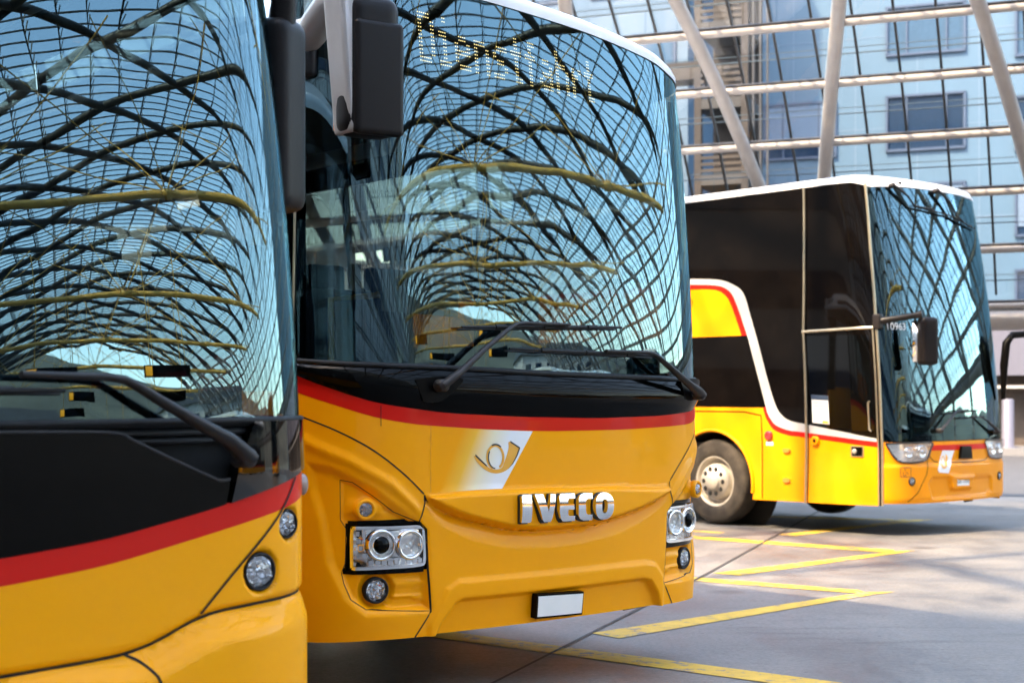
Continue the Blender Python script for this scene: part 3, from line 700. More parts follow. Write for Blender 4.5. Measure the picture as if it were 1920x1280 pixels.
def text_on(S, s, size, u, z, d, mat, parent, name, rot=0):
    me = text_mesh(s, size)
    for v in me.vertices:
        x, y = v.co.x, v.co.y; v.co = S.at(u+x*math.cos(rot)-y*math.sin(rot), z+x*math.sin(rot)+y*math.cos(rot), d)
    me.update(); return link(name, me, mat, parent)
def side_panels(S, root, u0, L, bands, sides=(-1, 1)):
    for sg in sides:
        for z0, z1, mat, name, d in bands:
            a, b = sorted((sg*u0, sg*(u0+L))); patch(S, rect(a, z0, b, z1), name, mat, root, d=d, thick=.02, sp=.4 if z1-z0 > .5 else .35)
def back_wall(S, root, yl, z0, z1, mat, name='rear_panel'):
    u = S.L+yl; p = S.base(u, z0); mb = MB(); mb.box((0, p.y, (z0+z1)/2), (2*S.W-.06, .04, z1-z0)); return mb.build(name, mat, root)
def interior(S, root, yl, zf, zc, rows, glasszone=None):
    y0 = .45; y1 = S.base(S.L+yl, 1).y-.1; w = 2*S.W-.16
    mb = MB(); mb.box((0, (y0+y1)/2, zf-.03), (w, y1-y0, .06)); mb.build('cabin_floor', M['dash'], root)
    mb = MB(); mb.box((0, (y0+y1)/2+.25, zc+.03), (w, y1-y0-.5, .05)); mb.build('cabin_ceiling', M['inner'], root)
    seats(root, (-.92, -.44, .44, .92), rows, zf)
    patch(S, [(-1.25, zf+.30), (1.25, zf+.30), (1.25, zf+.47), (-1.25, zf+.47)], 'dashboard', M['dash'], root, d=-.16, thick=.35, sp=.08)
# ---------------------------------------------------------------- middle bus: yellow coach with the round-lamp front
def rake2(z):
    t = max(0, z-1.35); return .015*t+.030*t*t+.12*max(0, .60-z)**1.5
S2 = Surf(1.315, .1447, 1.2272, .525, rake2, lambda z: 1-.008*max(0, z-1.2))
B2 = empty('coach', (.254, 7.537, 0), TH)
tag(B2, 'middle yellow coach with blank white plate and chrome letters on its nose', 'bus')
sb2 = lin([(-1.9, 1.60), (-1.552, 1.51), (-1.311, 1.446), (-1.08, 1.373), (-.875, 1.340), (-.511, 1.314), (-.109, 1.297), (.451, 1.296), (.771, 1.304), (1.10, 1.318), (1.31, 1.40), (1.552, 1.50), (1.9, 1.59)])
st2 = lin([(-1.9, 1.68), (-1.552, 1.591), (-1.311, 1.517), (-1.129, 1.456), (-1.057, 1.438), (-.732, 1.394), (-.274, 1.371), (.252, 1.358), (.771, 1.365), (1.131, 1.39), (1.31, 1.47), (1.552, 1.58), (1.9, 1.67)])
def smoothf(f): return lambda u: sum(f(u+k*.05)*w for k, w in ((-2, 1), (-1, 2), (0, 3), (1, 2), (2, 1)))/9
sb2 = smoothf(sb2); st2 = smoothf(st2)
rb2 = smoothf(lin([(-1.9, 1.66), (-1.5, 1.643), (-1.239, 1.624), (-.988, 1.617), (-.62, 1.607), (-.146, 1.588), (.428, 1.575), (1.086, 1.559), (1.3, 1.562), (1.5, 1.60), (1.9, 1.62)]))
ZB = .34
bot2 = lambda u: ZB-.05*max(0, abs(u)-1.1)
MT = [(-.835, 1.012), (-.527, 1.022), (-.109, 1.020), (.352, 1.009), (.60, .995), (.835, .985)]
ML = [(.835, .95), (.70, .905), (.553, .868), (.36, .832), (.159, .810), (-.02, .803), (-.192, .806), (-.353, .824), (-.586, .880), (-.70, .918), (-.81, .968)]
MOU = smooth_line(MT, 5)+smooth_line(ML, 5)
mlf = lin(sorted([(a, b) for a, b in ML])); scf = smoothf(lin([(-.86, .93), (-.775, .872), (-.586, .772), (-.353, .719), (-.109, .703), (.1, .705), (.352, .731), (.56, .785), (.770, .869), (.86, .92)]))
def sym(P): return P, [(-a, b) for a, b in P]
INS = [(-1.42, 1.16), (-1.295, 1.145), (-1.20, 1.105), (-1.09, 1.045), (-.995, .975), (-.875, .89), (-.815, .84), (-.806, .655), (-.79, .456), (-1.12, .455), (-1.22, .53), (-1.31, .70), (-1.35, .90), (-1.40, 1.03)]
REC = [(-1.252, 1.085), (-1.19, 1.075), (-1.09, 1.01), (-.99, .935), (-.88, .888), (-.82, .845), (-.812, .655), (-.795, .459), (-1.12, .482), (-1.195, .53), (-1.23, .60), (-1.245, .655), (-1.225, .70), (-1.222, .86), (-1.25, .90)]
LAMP = [(-1.214, .884), (-.868, .888), (-.822, .845), (-.815, .655), (-1.232, .657)]
CH = [(-.79, .30), (-.785, .40), (-.70, .545), (-.64, .575), (.62, .572), (.70, .555), (.762, .49), (.775, .30)]
CHI = [(-.80, .28), (-.745, .40), (-.665, .495), (-.62, .512), (.60, .512), (.67, .495), (.735, .42), (.79, .28)]
def relief2(U, Z):
    D = np.zeros(U.shape)
    sd = sdf_np(U, Z, MOU); D += .040*ss(sd/.022)*ss((sd+.02)/.05)
    lo = np.interp(U.ravel(), *zip(*[(a, b) for a, b in sorted(ML)])).reshape(U.shape); sc = np.vectorize(scf)(U); v = np.clip((Z-sc)/(lo-sc), 0, 1.0); fall = ss((.86-np.abs(U))/.18)
    D += np.where(sd < 0, -.034*v**1.6*(Z < lo+.02)*fall, 0)
    for sg in (1, -1):
        a = sdf_np(U*sg, Z, INS); D -= .022*ss((a+.012)/.05)
        b = sdf_np(U*sg, Z, REC); D -= .010*ss(b/.012)
        r = np.hypot(U*sg+1.128, (Z-.950)); D += .026*ss((.062-r)/.03)+.012*ss((.12-r)/.06)*ss((1.01-Z)/.05)*ss((Z-.905)/.03)
        r = np.hypot((U*sg+1.07), Z-.567); D -= .030*ss((.098-r)/.02)
        # raised bars of the lamp surround
        for q in ([(-1.0, .60), (-.83, .603), (-.83, .64), (-1.0, .64)], [(-.985, .535), (-.822, .53), (-.822, .585), (-.985, .585)], [(-1.02, .478), (-.81, .470), (-.815, .512), (-.86, .515), (-.89, .53), (-1.0, .53)]):
            D -= .008*ss((sdf_np(U*sg, Z, q))/.009)
        q = [(-1.045, .925), (-.97, .925), (-1.01, .955), (-1.05, .958)]; D -= .006*ss(sdf_np(U*sg, Z, q)/.01)
        # swage that runs down from the side above the lamp group
        cz = np.interp(U*sg, [-1.6, -1.42, -1.2, -1.0, -.86], [1.32, 1.26, 1.175, 1.06, .93]); D += .012*np.exp(-((Z-cz)/.03)**2)*ss((-(U*sg)-.80)/.1)
    c = sdf_np(U, Z, CH); ci = sdf_np(U, Z, CHI)
    D += .014*ss((c+.03)/.03)-.040*ss((ci)/.03)
    D -= .02*ss((.50-Z)/.2)*0
    return D
D2 = Grid(-1.7, 1.7, .2, 1.75, .006, relief2)
# front: yellow hood, moustache panel, bumper, corners (outlines meet at the shut lines)
SEAM = smooth_line([(-1.56, 1.402), (-1.40, 1.362), (-1.248, 1.307), (-1.091, 1.223), (-.94, 1.108), (-.838, 1.014)], 5)
SEAMR = [(-a, b) for a, b in SEAM]
g = .003
hood = crv(sb2, -1.56, 1.56, 60)+SEAMR+smooth_line(MT, 5)[::-1]+SEAM[::-1]
# SEAMR runs side->centre; build outline left to right along the stripe then back
hood = crv(sb2, -1.56, 1.56, 60)+SEAMR[0:]+[(a, b) for a, b in smooth_line(MT, 5)][::-1]+SEAM[::-1]
patch(S2, hood, 'hood', M['yellow'], B2, d=.0, thick=.03, sp=.016, D=D2)
patch(S2, MOU, 'nose_moulding', M['yellow'], B2, d=.0, thick=.05, sp=.012, D=D2)
IN = [(-.833, 1.008), (-.831, .97), (-.862, .885), (-.822, .845), (-.812, .655), (-.793, .457), (-.875, ZB)]
mid = [(-.828, .985)]+smooth_line(ML, 5)[::-1]+[(.838, .985)]
mid = [(-.830, .975)]+smooth_line(ML, 5)[::-1]+[(.832, .975), (.862, .885), (.822, .845), (.812, .655), (.793, .457), (.875, ZB)]+[(.875-1.75*i/30, ZB) for i in range(1, 30)]+[(-.875, ZB), (-.793, .457), (-.812, .655), (-.822, .845), (-.862, .885)]
patch(S2, mid, 'bumper', M['yellow'], B2, d=.0, thick=.03, sp=.012, D=D2)
for sg in (1, -1):
    cp = SEAM+[(-.836, .97), (-.866, .885), (-.826, .843), (-.816, .655), (-.797, .457), (-.878, ZB)]+[(-.88-.68*i/12, bot2(-.88-.68*i/12)) for i in range(13)]
    patch(S2, cp if sg == 1 else [(-a, b) for a, b in cp], 'corner_panel', M['yellow'], B2, d=0, thick=.03, sp=.012, D=D2, holes=[[(sg*a, b) for a, b in LAMP], ell(-sg*1.07, .567, .050, .050, 24), ell(-sg*1.128, .950, .033, .033, 20)])
seams = [SEAM, SEAMR]+[[(s*a, b) for a, b in IN] for s in (1, -1)]
for q_ in seams: ribbon(S2, [q_], 'shut_line', M['dark'], B2, w=.0075, d=.0012, D=D2)
for sg in (1, -1): ribbon(S2, [[(sg*a, b) for a, b in REC+[REC[0]]]], 'lamp_shut_line', M['dark'], B2, w=.003, d=.001, D=D2)
# stripe, black panel, rubber
patch(S2, crv(sb2, -1.56, 1.56, 60)+crv(st2, 1.56, -1.56, 60), 'red_stripe', M['red'], B2, d=.002, thick=.02, sp=.03)
def bulge(u, z):
    a, b = st2(u), rb2(u); t = (z-a)/(b-a) if b > a else 0; return .03*math.sin(math.pi*min(1, max(0, t)))*1.0
patch(S2, crv(st2, -1.56, 1.56, 60)+crv(lambda u: rb2(u)-.012, 1.56, -1.56, 60), 'black_panel', M['black'], B2, d=.003, thick=.03, sp=.02, D=bulge)
skin_tube(S2, crv(lambda u: rb2(u)-.002, -1.47, 1.47, 70), .014, .006, 'windscreen_seal', M['rubber'], B2)
ribbon(S2, [[(-1.057, 1.43), (-1.057, 1.335)]], 'stripe_joint', M['dark'], B2, w=.003, d=.004)
# windscreen wraps round both corners
top2 = smoothf(lin([(-1.8, 3.44), (-1.0, 3.45), (-.385, 3.441), (-.057, 3.415), (.327, 3.385), (.667, 3.345), (.904, 3.31), (1.05, 3.26), (1.25, 3.20), (1.8, 3.2)]))
dl = [(-1.500, 1.72), (-1.496, 1.832), (-1.465, 2.335), (-1.44, 2.97), (-1.42, 3.38)]
wsp = [(-1.46, rb2(-1.46)+.01)]+crv(lambda u: rb2(u)+.004, -1.42, 1.42, 60)+[(1.46, 1.61), (1.50, 1.72), (1.48, 2.335), (1.44, 2.97), (1.38, 3.17)]+crv(top2, 1.36, -1.38, 50)+dl[::-1]
patch(S2, wsp, 'windscreen', M['wsglass'], B2, d=.0, thick=0, sp=.05)
# printed black border inside the glass
ribbon(S2, [[(-1.47, 1.66), (-1.45, 2.335), (-1.42, 2.97), (-1.40, 3.38)]], 'glass_border', M['black'], B2, w=.07, d=-.006)
ribbon(S2, [[(1.47, 1.64), (1.45, 2.335), (1.42, 2.97), (1.36, 3.17)]], 'glass_border', M['black'], B2, w=.07, d=-.006)
skin_tube(S2, [(-1.508, 1.66), (-1.505, 1.832), (-1.475, 2.335), (-1.45, 2.97), (-1.43, 3.40)], .007, .004, 'door_edge', M['gold_edge'], B2)
# destination display: amber dots behind the top of the glass
FONT = {'D': ('1110', '1001', '1001', '1001', '1001', '1001', '1110'), 'i': ('010', '000', '110', '010', '010', '010', '111'), 'e': ('0000', '0000', '0110', '1001', '1111', '1000', '0111'), 'n': ('0000', '0000', '1110', '1001', '1001', '1001', '1001'),
        's': ('0000', '0000', '0111', '1000', '0110', '0001', '1110'), 't': ('010', '010', '111', '010', '010', '010', '011'), 'f': ('011', '010', '111', '010', '010', '010', '010'), 'a': ('0000', '0000', '0110', '0001', '0111', '1001', '0111'),
        'h': ('1000', '1000', '1110', '1001', '1001', '1001', '1001'), 'r': ('000', '000', '101', '110', '100', '100', '100')}
rows_ = ['']*7
for ch in 'Dienstfahrt':
    for i in range(7): rows_[i] += FONT[ch][i]+'0'
mb = MB(); nc = len(rows_[0]); uw_ = 1.17
for i in range(7):
    for j, q in enumerate(rows_[i]):
        if q != '1': continue
        for a in (0, 1):
            for b in (0, 1):
                fu = (j*2+a)/(nc*2); u = -.765+uw_*fu; z = 3.335-.105*fu-(i*2+b)*(.0185-.0025*fu); o, T, B, N = S2.frame(u, z, -.03); r = .003
                mb.add([o+T*r+B*r, o-T*r+B*r, o-T*r-B*r, o+T*r-B*r], [(0, 1, 2, 3)])
dd = patch(S2, [(-.95, 3.04), (.9, 2.97), (.9, 3.24), (-.95, 3.40)], 'destination_display', M['dark'], B2, d=-.05, thick=.02, sp=.08)
mb.build('display_dots', M['led'], dd)
# roof cap and sides
lo2 = lambda u: top2(u)-.004 if abs(u) < 1.05 else float(np.interp(abs(u), [1.05, 1.3, 1.6], [top2(math.copysign(1.05, u)), 3.22, 3.20]))
off = lambda k: (lambda u: lo2(u)+k)
roof_cap(S2, 3.30, [(-.006, lo2), (-.006, off(.035)), (.008, off(.065)), (.045, off(.088)), (.12, off(.10)), (.3, lambda u: max(lo2(u)+.11, 3.50)), (.7, 3.54)], 10.0, 'roof', M['white'], B2)

side_panels(S2, B2, 1.56, 10.0, [(.34, 1.50, M['yellow'], 'side_panel', 0), (1.50, 1.60, M['red'], 'side_stripe', .002), (1.60, 1.72, M['black'], 'waist_panel', .001), (3.04, 3.22, M['black'], 'cantrail', .001)])
for sg in (-1, 1):
    for k in range(6):
        a, b = sorted((sg*(1.58+k*1.64), sg*(1.58+k*1.64+1.60))); patch(S2, rect(a, 1.72, b, 3.04), 'side_window', M['sideglass'], B2, d=-.004, thick=0, sp=.4)
    for k in range(7): ribbon(S2, [[(sg*(1.56+1.64*k), 1.70), (sg*(1.56+1.64*k), 3.06)]], 'window_pillar', M['black'], B2, w=.11, d=.004)
patch(S2, crv(sb2, -2.5, -1.565, 12)+crv(st2, -1.565, -2.5, 12), 'door_stripe', M['red'], B2, d=.006, thick=.01, sp=.06)
patch(S2, [(-2.5, st2(-2.5)), (-1.565, st2(-1.565)), (-1.53, 1.70), (-1.50, 2.3), (-1.47, 3.05), (-2.5, 3.05)], 'door', M['black'], B2, d=.003, thick=.02, sp=.08, holes=[[(-2.4, 1.9), (-1.66, 1.9), (-1.62, 2.92), (-2.4, 2.92)]])
patch(S2, [(-2.4, 1.9), (-1.66, 1.9), (-1.62, 2.92), (-2.4, 2.92)], 'door_glass', M['sideglass'], B2, d=0, thick=0, sp=.1)
back_wall(S2, B2, 10.0, .4, 1.8, M['yellow']); back_wall(S2, B2, 10.0, 3.0, 3.4, M['white'])
for x in (-1.22, 1.22):
    mb = MB(); mb.box((x, S2.base(S2.L+10, 1).y, 2.4), (.14, .05, 1.3)); mb.build('rear_pillar', M['black'], B2)
interior(S2, B2, 10.0, 1.02, 3.30, [2.6+.95*k for k in range(7)])
steering(B2, .72, .50, 1.72); seats(B2, (.72,), (1.05,), 1.05)
mb = MB(); mb.box((0, 5.4, .75), (2.3, 9.2, .6)); mb.build('underframe', M['dark'], B2)
mb = MB(); mb.box((0, 1.0, .62), (1.7, 1.0, .5)); mb.build('front_frame', M['dark'], B2)
for y, zz in ((2.9, .5), (8.6, .5)):
    for sg in (-1, 1): wheel('wheel', B2, sg*1.24, y, zz, side=sg)
# headlamps: black frame, silver bowl, two round lamps, row of square diodes, clear cover
for sg in (-1, 1):
    q = lambda P: P if sg == -1 else [(-a, b) for a, b in P]
    fr = patch(S2, q(LAMP), 'headlamp', M['satin'], B2, d=-.055, thick=.03, sp=.03)
    lip = ribbon(S2, [q(LAMP+[LAMP[0]])], 'lamp_lip', M['black'], fr, w=.022, d=-.024)
    GL = smooth_line([(-1.192, .678), (-1.194, .80), (-1.19, .856), (-1.18, .862), (-1.0, .860), (-.85, .858), (-.832, .835), (-.826, .77), (-.828, .70), (-.85, .680), (-1.0, .677), (-1.18, .674)], 3)
    sgn = sg
    patch(S2, q(GL), 'lamp_bowl', M['brushed'], fr, d=-.034, thick=.02, sp=.008, D=lambda u, z: .010*math.sin((abs(u)-.83)*17)+.007*math.sin((z-.66)*38+abs(u)*9)-.012*math.exp(-((abs(u)-1.17)/.03)**2))
    rim_ = ribbon(S2, [q(GL+[GL[0]])], 'lamp_rim', M['chrome'], fr, w=.016, d=-.012)
    for (u, z, rr, proj_) in ((-1.055, .782, .072, True), (-.905, .778, .070, False)):
        o, T, B, N = S2.frame(-sg*u*-1 if False else (u if sg == -1 else -u), z, -.03); N2 = (N*.5+Vector((0, -1, 0))*.5).normalized(); T2 = Vector((0, 0, 1)).cross(N2)*-1; T2 = Vector((0, 0, 1)).cross(N2).normalized(); B_ = N2.cross(T2)
        f = (o, T2, B_, N2); mb = MB(); mb.lathe([(rr*1.02, -.01), (rr*1.02, .024), (rr*.92, .032), (rr*.80, .026), (rr*.78, .0)], f, 40); ring = mb.build('lamp_ring', M['chrome'], fr)
        mb = MB()
        if proj_: mb.lathe([(rr*.78, .004), (rr*.62, .010), (rr*.60, .020), (rr*.56, .022)], f, 36)
        else: mb.lathe([(rr*.78, .020), (rr*.7, -.004), (rr*.45, -.024), (rr*.30, -.03), (rr*.26, .006), (rr*.15, .012), (0, .012)], f, 22, smooth=False, jit=.005)
        mb.build('reflector', M['brushed'], ring)
        if proj_:
            mb = MB(); mb.lathe([(rr*.58, .018), (rr*.5, .030), (rr*.3, .040), (0, .044)], f, 30); mb.build('lens', M['black'], ring)
    mb = MB()
    for k in range(9):
        u = -1.10+.032*k; o, T, B, N = S2.frame(u if sg == -1 else -u, .700, -.024); mm = Matrix((T, B, N)).transposed().to_4x4(); m2 = MB(); m2.box((0, 0, 0), (.022, .022, .014), mm); mb.add([Vector(v)+o for v in m2.v], m2.f)
    for k in range(4):
        u = -1.165+.006*k*k*.6; z = .835-.034*k; o, T, B, N = S2.frame(u if sg == -1 else -u, z, -.024); mm = Matrix((T, B, N)).transposed().to_4x4(); m2 = MB(); m2.box((0, 0, 0), (.018, .022, .014), mm); mb.add([Vector(v)+o for v in m2.v], m2.f)
    mb.build('diode_row', M['chrome'], fr)
    ribbon(S2, [q(smooth_line([(-1.135, .855), (-1.13, .79), (-1.105, .735), (-1.06, .716), (-.95, .714), (-.85, .714)], 4))], 'diode_trim', M['chrome'], fr, w=.010, d=-.016)
    patch(S2, q(GL), 'lamp_cover', M['lens'], fr, d=-.006, thick=.0, sp=.04)
    round_lamp(S2, sg*1.07, .567, .050, .020, B2, 'fog_lamp', D=D2, tilt=.5)
    round_lamp(S2, sg*1.128, .950, .033, .012, B2, 'marker_lamp', bez=M['yellow'], bezw=.016, D=D2, tilt=.5)
# blank number plate
pf = patch(S2, [(-.180, .368), (.134, .360), (.138, .478), (-.178, .490)], 'number_plate', M['satin'], B2, d=.018, thick=.04, sp=.04)
patch(S2, [(-.171, .378), (.126, .370), (.131, .468), (-.170, .480)], 'plate_face', M['plate'], pf, d=.021, thick=.004, sp=.04)
# chrome lettering
def oring(cx, cy, rx, ry, tx, ty, pw=2.6, n=40, gap=0):
    P = []; Q = []
    for k in range(n+1):
        a = R(90)+2*math.pi*k/n*.9995; c_, s_ = math.cos(a), math.sin(a); f = lambda v: math.copysign(abs(v)**(2/pw), v)
        P.append((cx+rx*f(c_), cy+ry*f(s_))); Q.append((cx+(rx-tx)*f(c_), cy+(ry-ty)*f(s_)))
    return P+Q[::-1]
def arc(cx, cy, rx, ry, a0, a1, n=8, pw=2.6):
    f = lambda v: math.copysign(abs(v)**(2/pw), v); return [(cx+rx*f(math.cos(R(a0+(a1-a0)*k/n))), cy+ry*f(math.sin(R(a0+(a1-a0)*k/n)))) for k in range(n+1)]
Wt = 855.
gI = [(.003, 0), (.088, 0), (.100, .05), (.102, 1.0), (.02, 1.0), (.003, .95)]
gV = [(.135, 1), (.222, 1), (.272, .36), (.30, 1), (.352, 1), (.352, .90), (.312, .10), (.30, 0), (.235, 0), (.215, .08)]
gE = [(.41, 1), (.558, 1), (.558, .82), (.492, .82), (.480, .78), (.480, .62), (.545, .62), (.545, .42), (.480, .42), (.480, .24), (.492, .19), (.56, .19), (.56, 0), (.43, 0), (.405, .10), (.388, .35), (.388, .85), (.395, .95)]
gC = [(.755, 1), (.755, .79), (.70, .79), (.683, .76), (.672, .62), (.672, .40), (.683, .25), (.70, .21), (.755, .21), (.755, 0), (.66, 0), (.62, .06), (.598, .2), (.594, .4), (.594, .65), (.60, .82), (.62, .94), (.66, 1)]
gO = oring(.893, .5, .107, .5, .074*1.0, .24, 2.4)
letters(S2, [gI, gV, gE, gC, gO], 'chrome_letter', M['chrome'], B2, (-.322, .855), (.615, .138), -.024, .026, .024, D=lambda u, z: D2(u, z)+.010*math.sin(math.pi*min(1, max(0, (z-.845+.024*(u+.32))/.16))))
letters(S2, [[(a+(-.006 if a < .5 else -.006), (b-.5)*1.06+.48) for a, b in gg] for gg in (gI, gV, gE, gC, gO)], 'letter_dark_edge', M['ink'], B2, (-.322, .855), (.615, .138), -.024, .010, .012, D=D2)  # offset black copies paint the dark mirrored in the letter sides
# white blended panel with the post horn
DEC = [(-.80, sb2(-.80)-.002)]+crv(lambda u: sb2(u)-.002, -.78, -.197, 16)+[(-.3885, 1.022), (-.45, 1.0222), (-.527, 1.0225), (-.80, 1.016)]
dec = patch(S2, DEC, 'horn_panel', M['decal'], B2, d=.0012, thick=.001, sp=.03, D=D2, uv=True)
def hp(x, y):   # close-up trace -> skin coordinates
    px = 840+x/4.922; py = 760+y/4.922; return (-.197+(px-998.5)*.00330+(py-806)*.00003, 1.304-(py-806)*.00262-(px-998.5)*.00012)
body = [hp(*q) for q in smooth_line([(240, 478), (262, 520), (300, 565), (345, 603), (395, 625), (443, 630), (495, 618), (545, 588), (592, 535), (630, 465), (655, 394)], 4)+[(562, 336)]+smooth_line([(549, 345), (551, 390), (541, 440), (524, 490), (500, 553), (492, 572), (470, 588), (435, 594), (400, 590), (372, 578), (345, 555), (300, 505), (256, 462)], 4)]
patch(S2, body, 'post_horn', M['hornyellow'], dec, d=.0026, thick=.001, sp=.02)
def ringp(cx, cy, rx, ry, t, a0, a1, n=30): return [hp(cx+rx*math.cos(R(a0+(a1-a0)*k/n)), cy+ry*math.sin(R(a0+(a1-a0)*k/n))) for k in range(n+1)]+[hp(cx+(rx-t)*math.cos(R(a1+(a0-a1)*k/n)), cy+(ry-t)*math.sin(R(a1+(a0-a1)*k/n))) for k in range(n+1)]
patch(S2, ringp(430, 482, 82, 117, 21, -250, 60), 'horn_ring', M['hornyellow'], dec, d=.0031, thick=.001, sp=.02)
for nm, P in (('horn_shade', [hp(*q) for q in ((252, 458), (262, 466), (352, 556), (356, 572), (340, 560), (254, 478))]),
              ('horn_shade', [hp(*q) for q in ((568, 330), (656, 388), (655, 402), (630, 468), (590, 540), (548, 586), (582, 540), (622, 465), (646, 396), (566, 345))]),
              ('horn_shade', ringp(432, 486, 71, 105, 11, 95, 215)), ('horn_shade', ringp(432, 478, 84, 119, 14, -115, -52))):
    patch(S2, P, nm, M['ink'], dec, d=.0036, thick=.001, sp=.02)
# wipers
wiper(S2, B2, [(-.778, 1.522, .075, .036), (-.74, 1.55, .085, .034), (-.69, 1.585, .09, .028), (-.55, 1.695, .09, .022), (-.40, 1.795, .085, .018), (-.35, 1.82, .08, .017), (-.30, 1.826, .078, .016), (-.01, 1.826, .07, .014)], (-.65, 1.800, .395, 1.826), .06)
wiper(S2, B2, [(1.037, 1.475, .075, .036), (.98, 1.50, .085, .034), (.91, 1.525, .09, .028), (.75, 1.61, .09, .022), (.64, 1.674, .085, .018), (.60, 1.692, .08, .017), (.55, 1.698, .078, .016), (.25, 1.700, .07, .014)], (-.374, 1.702, .681, 1.682), .06)
for u0 in (-.80, 1.0):
    patch(S2, smooth_line([(u0-.10, 1.55), (u0+.02, 1.565), (u0+.16, 1.555), (u0+.10, 1.49), (u0+.02, 1.445), (u0-.06, 1.45)], 4), 'wiper_well', M['satin'], B2, d=.035, thick=.03, sp=.04)
patch(S2, ell(-1.62, 1.30, .04, .055, 20), 'side_lamp', M['green'], B2, d=.02, thick=.03, sp=.03)
# things standing behind the glass
nt_ = patch(S2, [(-1.02, 1.88), (-.58, 1.86), (-.56, 2.06), (-1.0, 2.08)], 'ticket_notice', M['paper'], B2, d=-.09, thick=.004, sp=.08)
mb = MB()
for k in range(11):
    u = -.93+.021*k; o, T, B, N = S2.frame(u, 2.02-.02*(u+1), -.084); w_ = .004+.004*((k*7) % 3)/2; mb.add([o-T*w_-B*.018, o+T*w_-B*.018, o+T*w_+B*.018, o-T*w_+B*.018], [(0, 1, 2, 3)])
mb.build('barcode', M['ink'], nt_)
mb = MB(); mb.tube([(-.98, .62, 1.5), (-.98, .62, 1.95), (-.72, .58, 1.98)], .018, 8); mb.build('grab_rail', M['hornyellow'], B2)
mb = MB(); mb.box((0, .42, 2.93), (2.1, .03, .16)); mb.build('sun_blind', M['dash'], B2)
# exterior mirror on the offside corner: bracket, goose-neck, case with a lid line
def taper(v): return (v.x*(1-.10*(.3-v.z)/.6), v.y, v.z+.02*(v.x/.13))
RM = Matrix.Rotation(R(-6), 3, 'Z')
mr = rbox('wing_mirror', (.265, .18, .62), .08, M['mirror_lid'], B2, (-1.288, -.135, 2.925), RM, seg=7)
rbox('mirror_lid', (.245, .06, .50), .03, M['mirror_lid'], mr, (-1.280, -.205, 2.868), RM, seg=5)
rbox('mirror_glass', (.21, .01, .50), 0, M['chrome'], mr, (-1.293, -.043, 2.90), RM)
# added shell, coloured pale as if sunlit: broad at the top where the arm joins, narrow at the bottom
rbox('sunlit_shell', (.12, .17, .62), .05, M['mirror_sunlit'], mr, (-1.402, -.110, 2.935), RM, seg=5, shape=lambda v: (v.x*(.52+.48*(v.z+.31)/.62)+.030*(.31-v.z)/.62, v.y, v.z))
mb = MB(); mb.tube([(-1.25, .42, 3.16), (-1.29, .30, 3.17), (-1.33, .18, 3.20), (-1.355, .06, 3.235), (-1.36, -.05, 3.25), (-1.33, -.10, 3.25), (-1.29, -.12, 3.22)], [.075, .075, .07, .068, .07, .075, .06], 14, flat=1.0); mb.build('mirror_arm', M['mirror_sunlit'], mr)
rbox('mirror_bracket', (.15, .16, .26), .03, M['mirror_case'], mr, (-1.235, .46, 3.10), Matrix.Rotation(R(35), 3, 'Z'))
mb = MB(); mb.tube([S2.at(.52, .335, -.05), S2.at(.80, .345, -.04)], .012, 6, flat=.6); mb.tube([S2.at(.60, .335, -.05), S2.at(.60, .42, -.08)], .012, 6); mb.build('under_bracket', M['rubber'], B2)
# ---------------------------------------------------------------- near bus on the left: black-bonneted low front
def rake1(z):
    t = max(0, z-1.25); return .03*t+.05*t*t
S1 = Surf(1.28, .16, 1.16, .36, rake1, lambda z: 1-.02*max(0, z-1.2))
B1 = empty('city_bus', (-1.49, 3.99, 0), TH)
tag(B1, 'nearest yellow bus at the left with broad black bonnet and dipping red stripe', 'bus')
def symf(tab): f = lin(tab); return smoothf(lambda u: f(abs(u)))
st1 = symf([(0, 1.034), (.124, 1.042), (.441, 1.074), (.825, 1.145), (1.155, 1.225), (1.45, 1.30), (1.9, 1.36)])
sb1 = symf([(0, .957), (.124, .965), (.441, .998), (.845, 1.075), (1.088, 1.123), (1.175, 1.140), (1.45, 1.20), (1.9, 1.26)])
ls1 = symf([(0, .715), (.318, .728), (.510, .735), (.634, .765), (.747, .822), (.9, .833), (1.118, .843), (1.5, .85), (1.9, .85)])
def relief1(U, Z):
    zb = np.vectorize(ls1)(U); t = zb-Z
    D = (.018+.037*ss((1.2-np.abs(U))/.35))*ss((t-.012)/.085)*(t > 0)-.016*np.exp(-((t-.004)/.010)**2)
    for u, z, r in ((1.135, 1.071, .050), (.995, .931, .062)):
        for sg in (1, -1): q = np.hypot(U*sg-u, Z-z); D += np.where(q < r+.014, -.028*ss((r+.012-q)/.016), 0)
    return D
D1 = Grid(-1.95, 1.95, .25, 1.5, .007, relief1)
DIAG = smooth_line([(1.165, 1.222), (1.062, 1.100), (.875, .935), (.757, .826)], 5)
yel = crv(lambda u: ls1(u)+.003, -.757, .757, 40)+DIAG[::-1][1:]
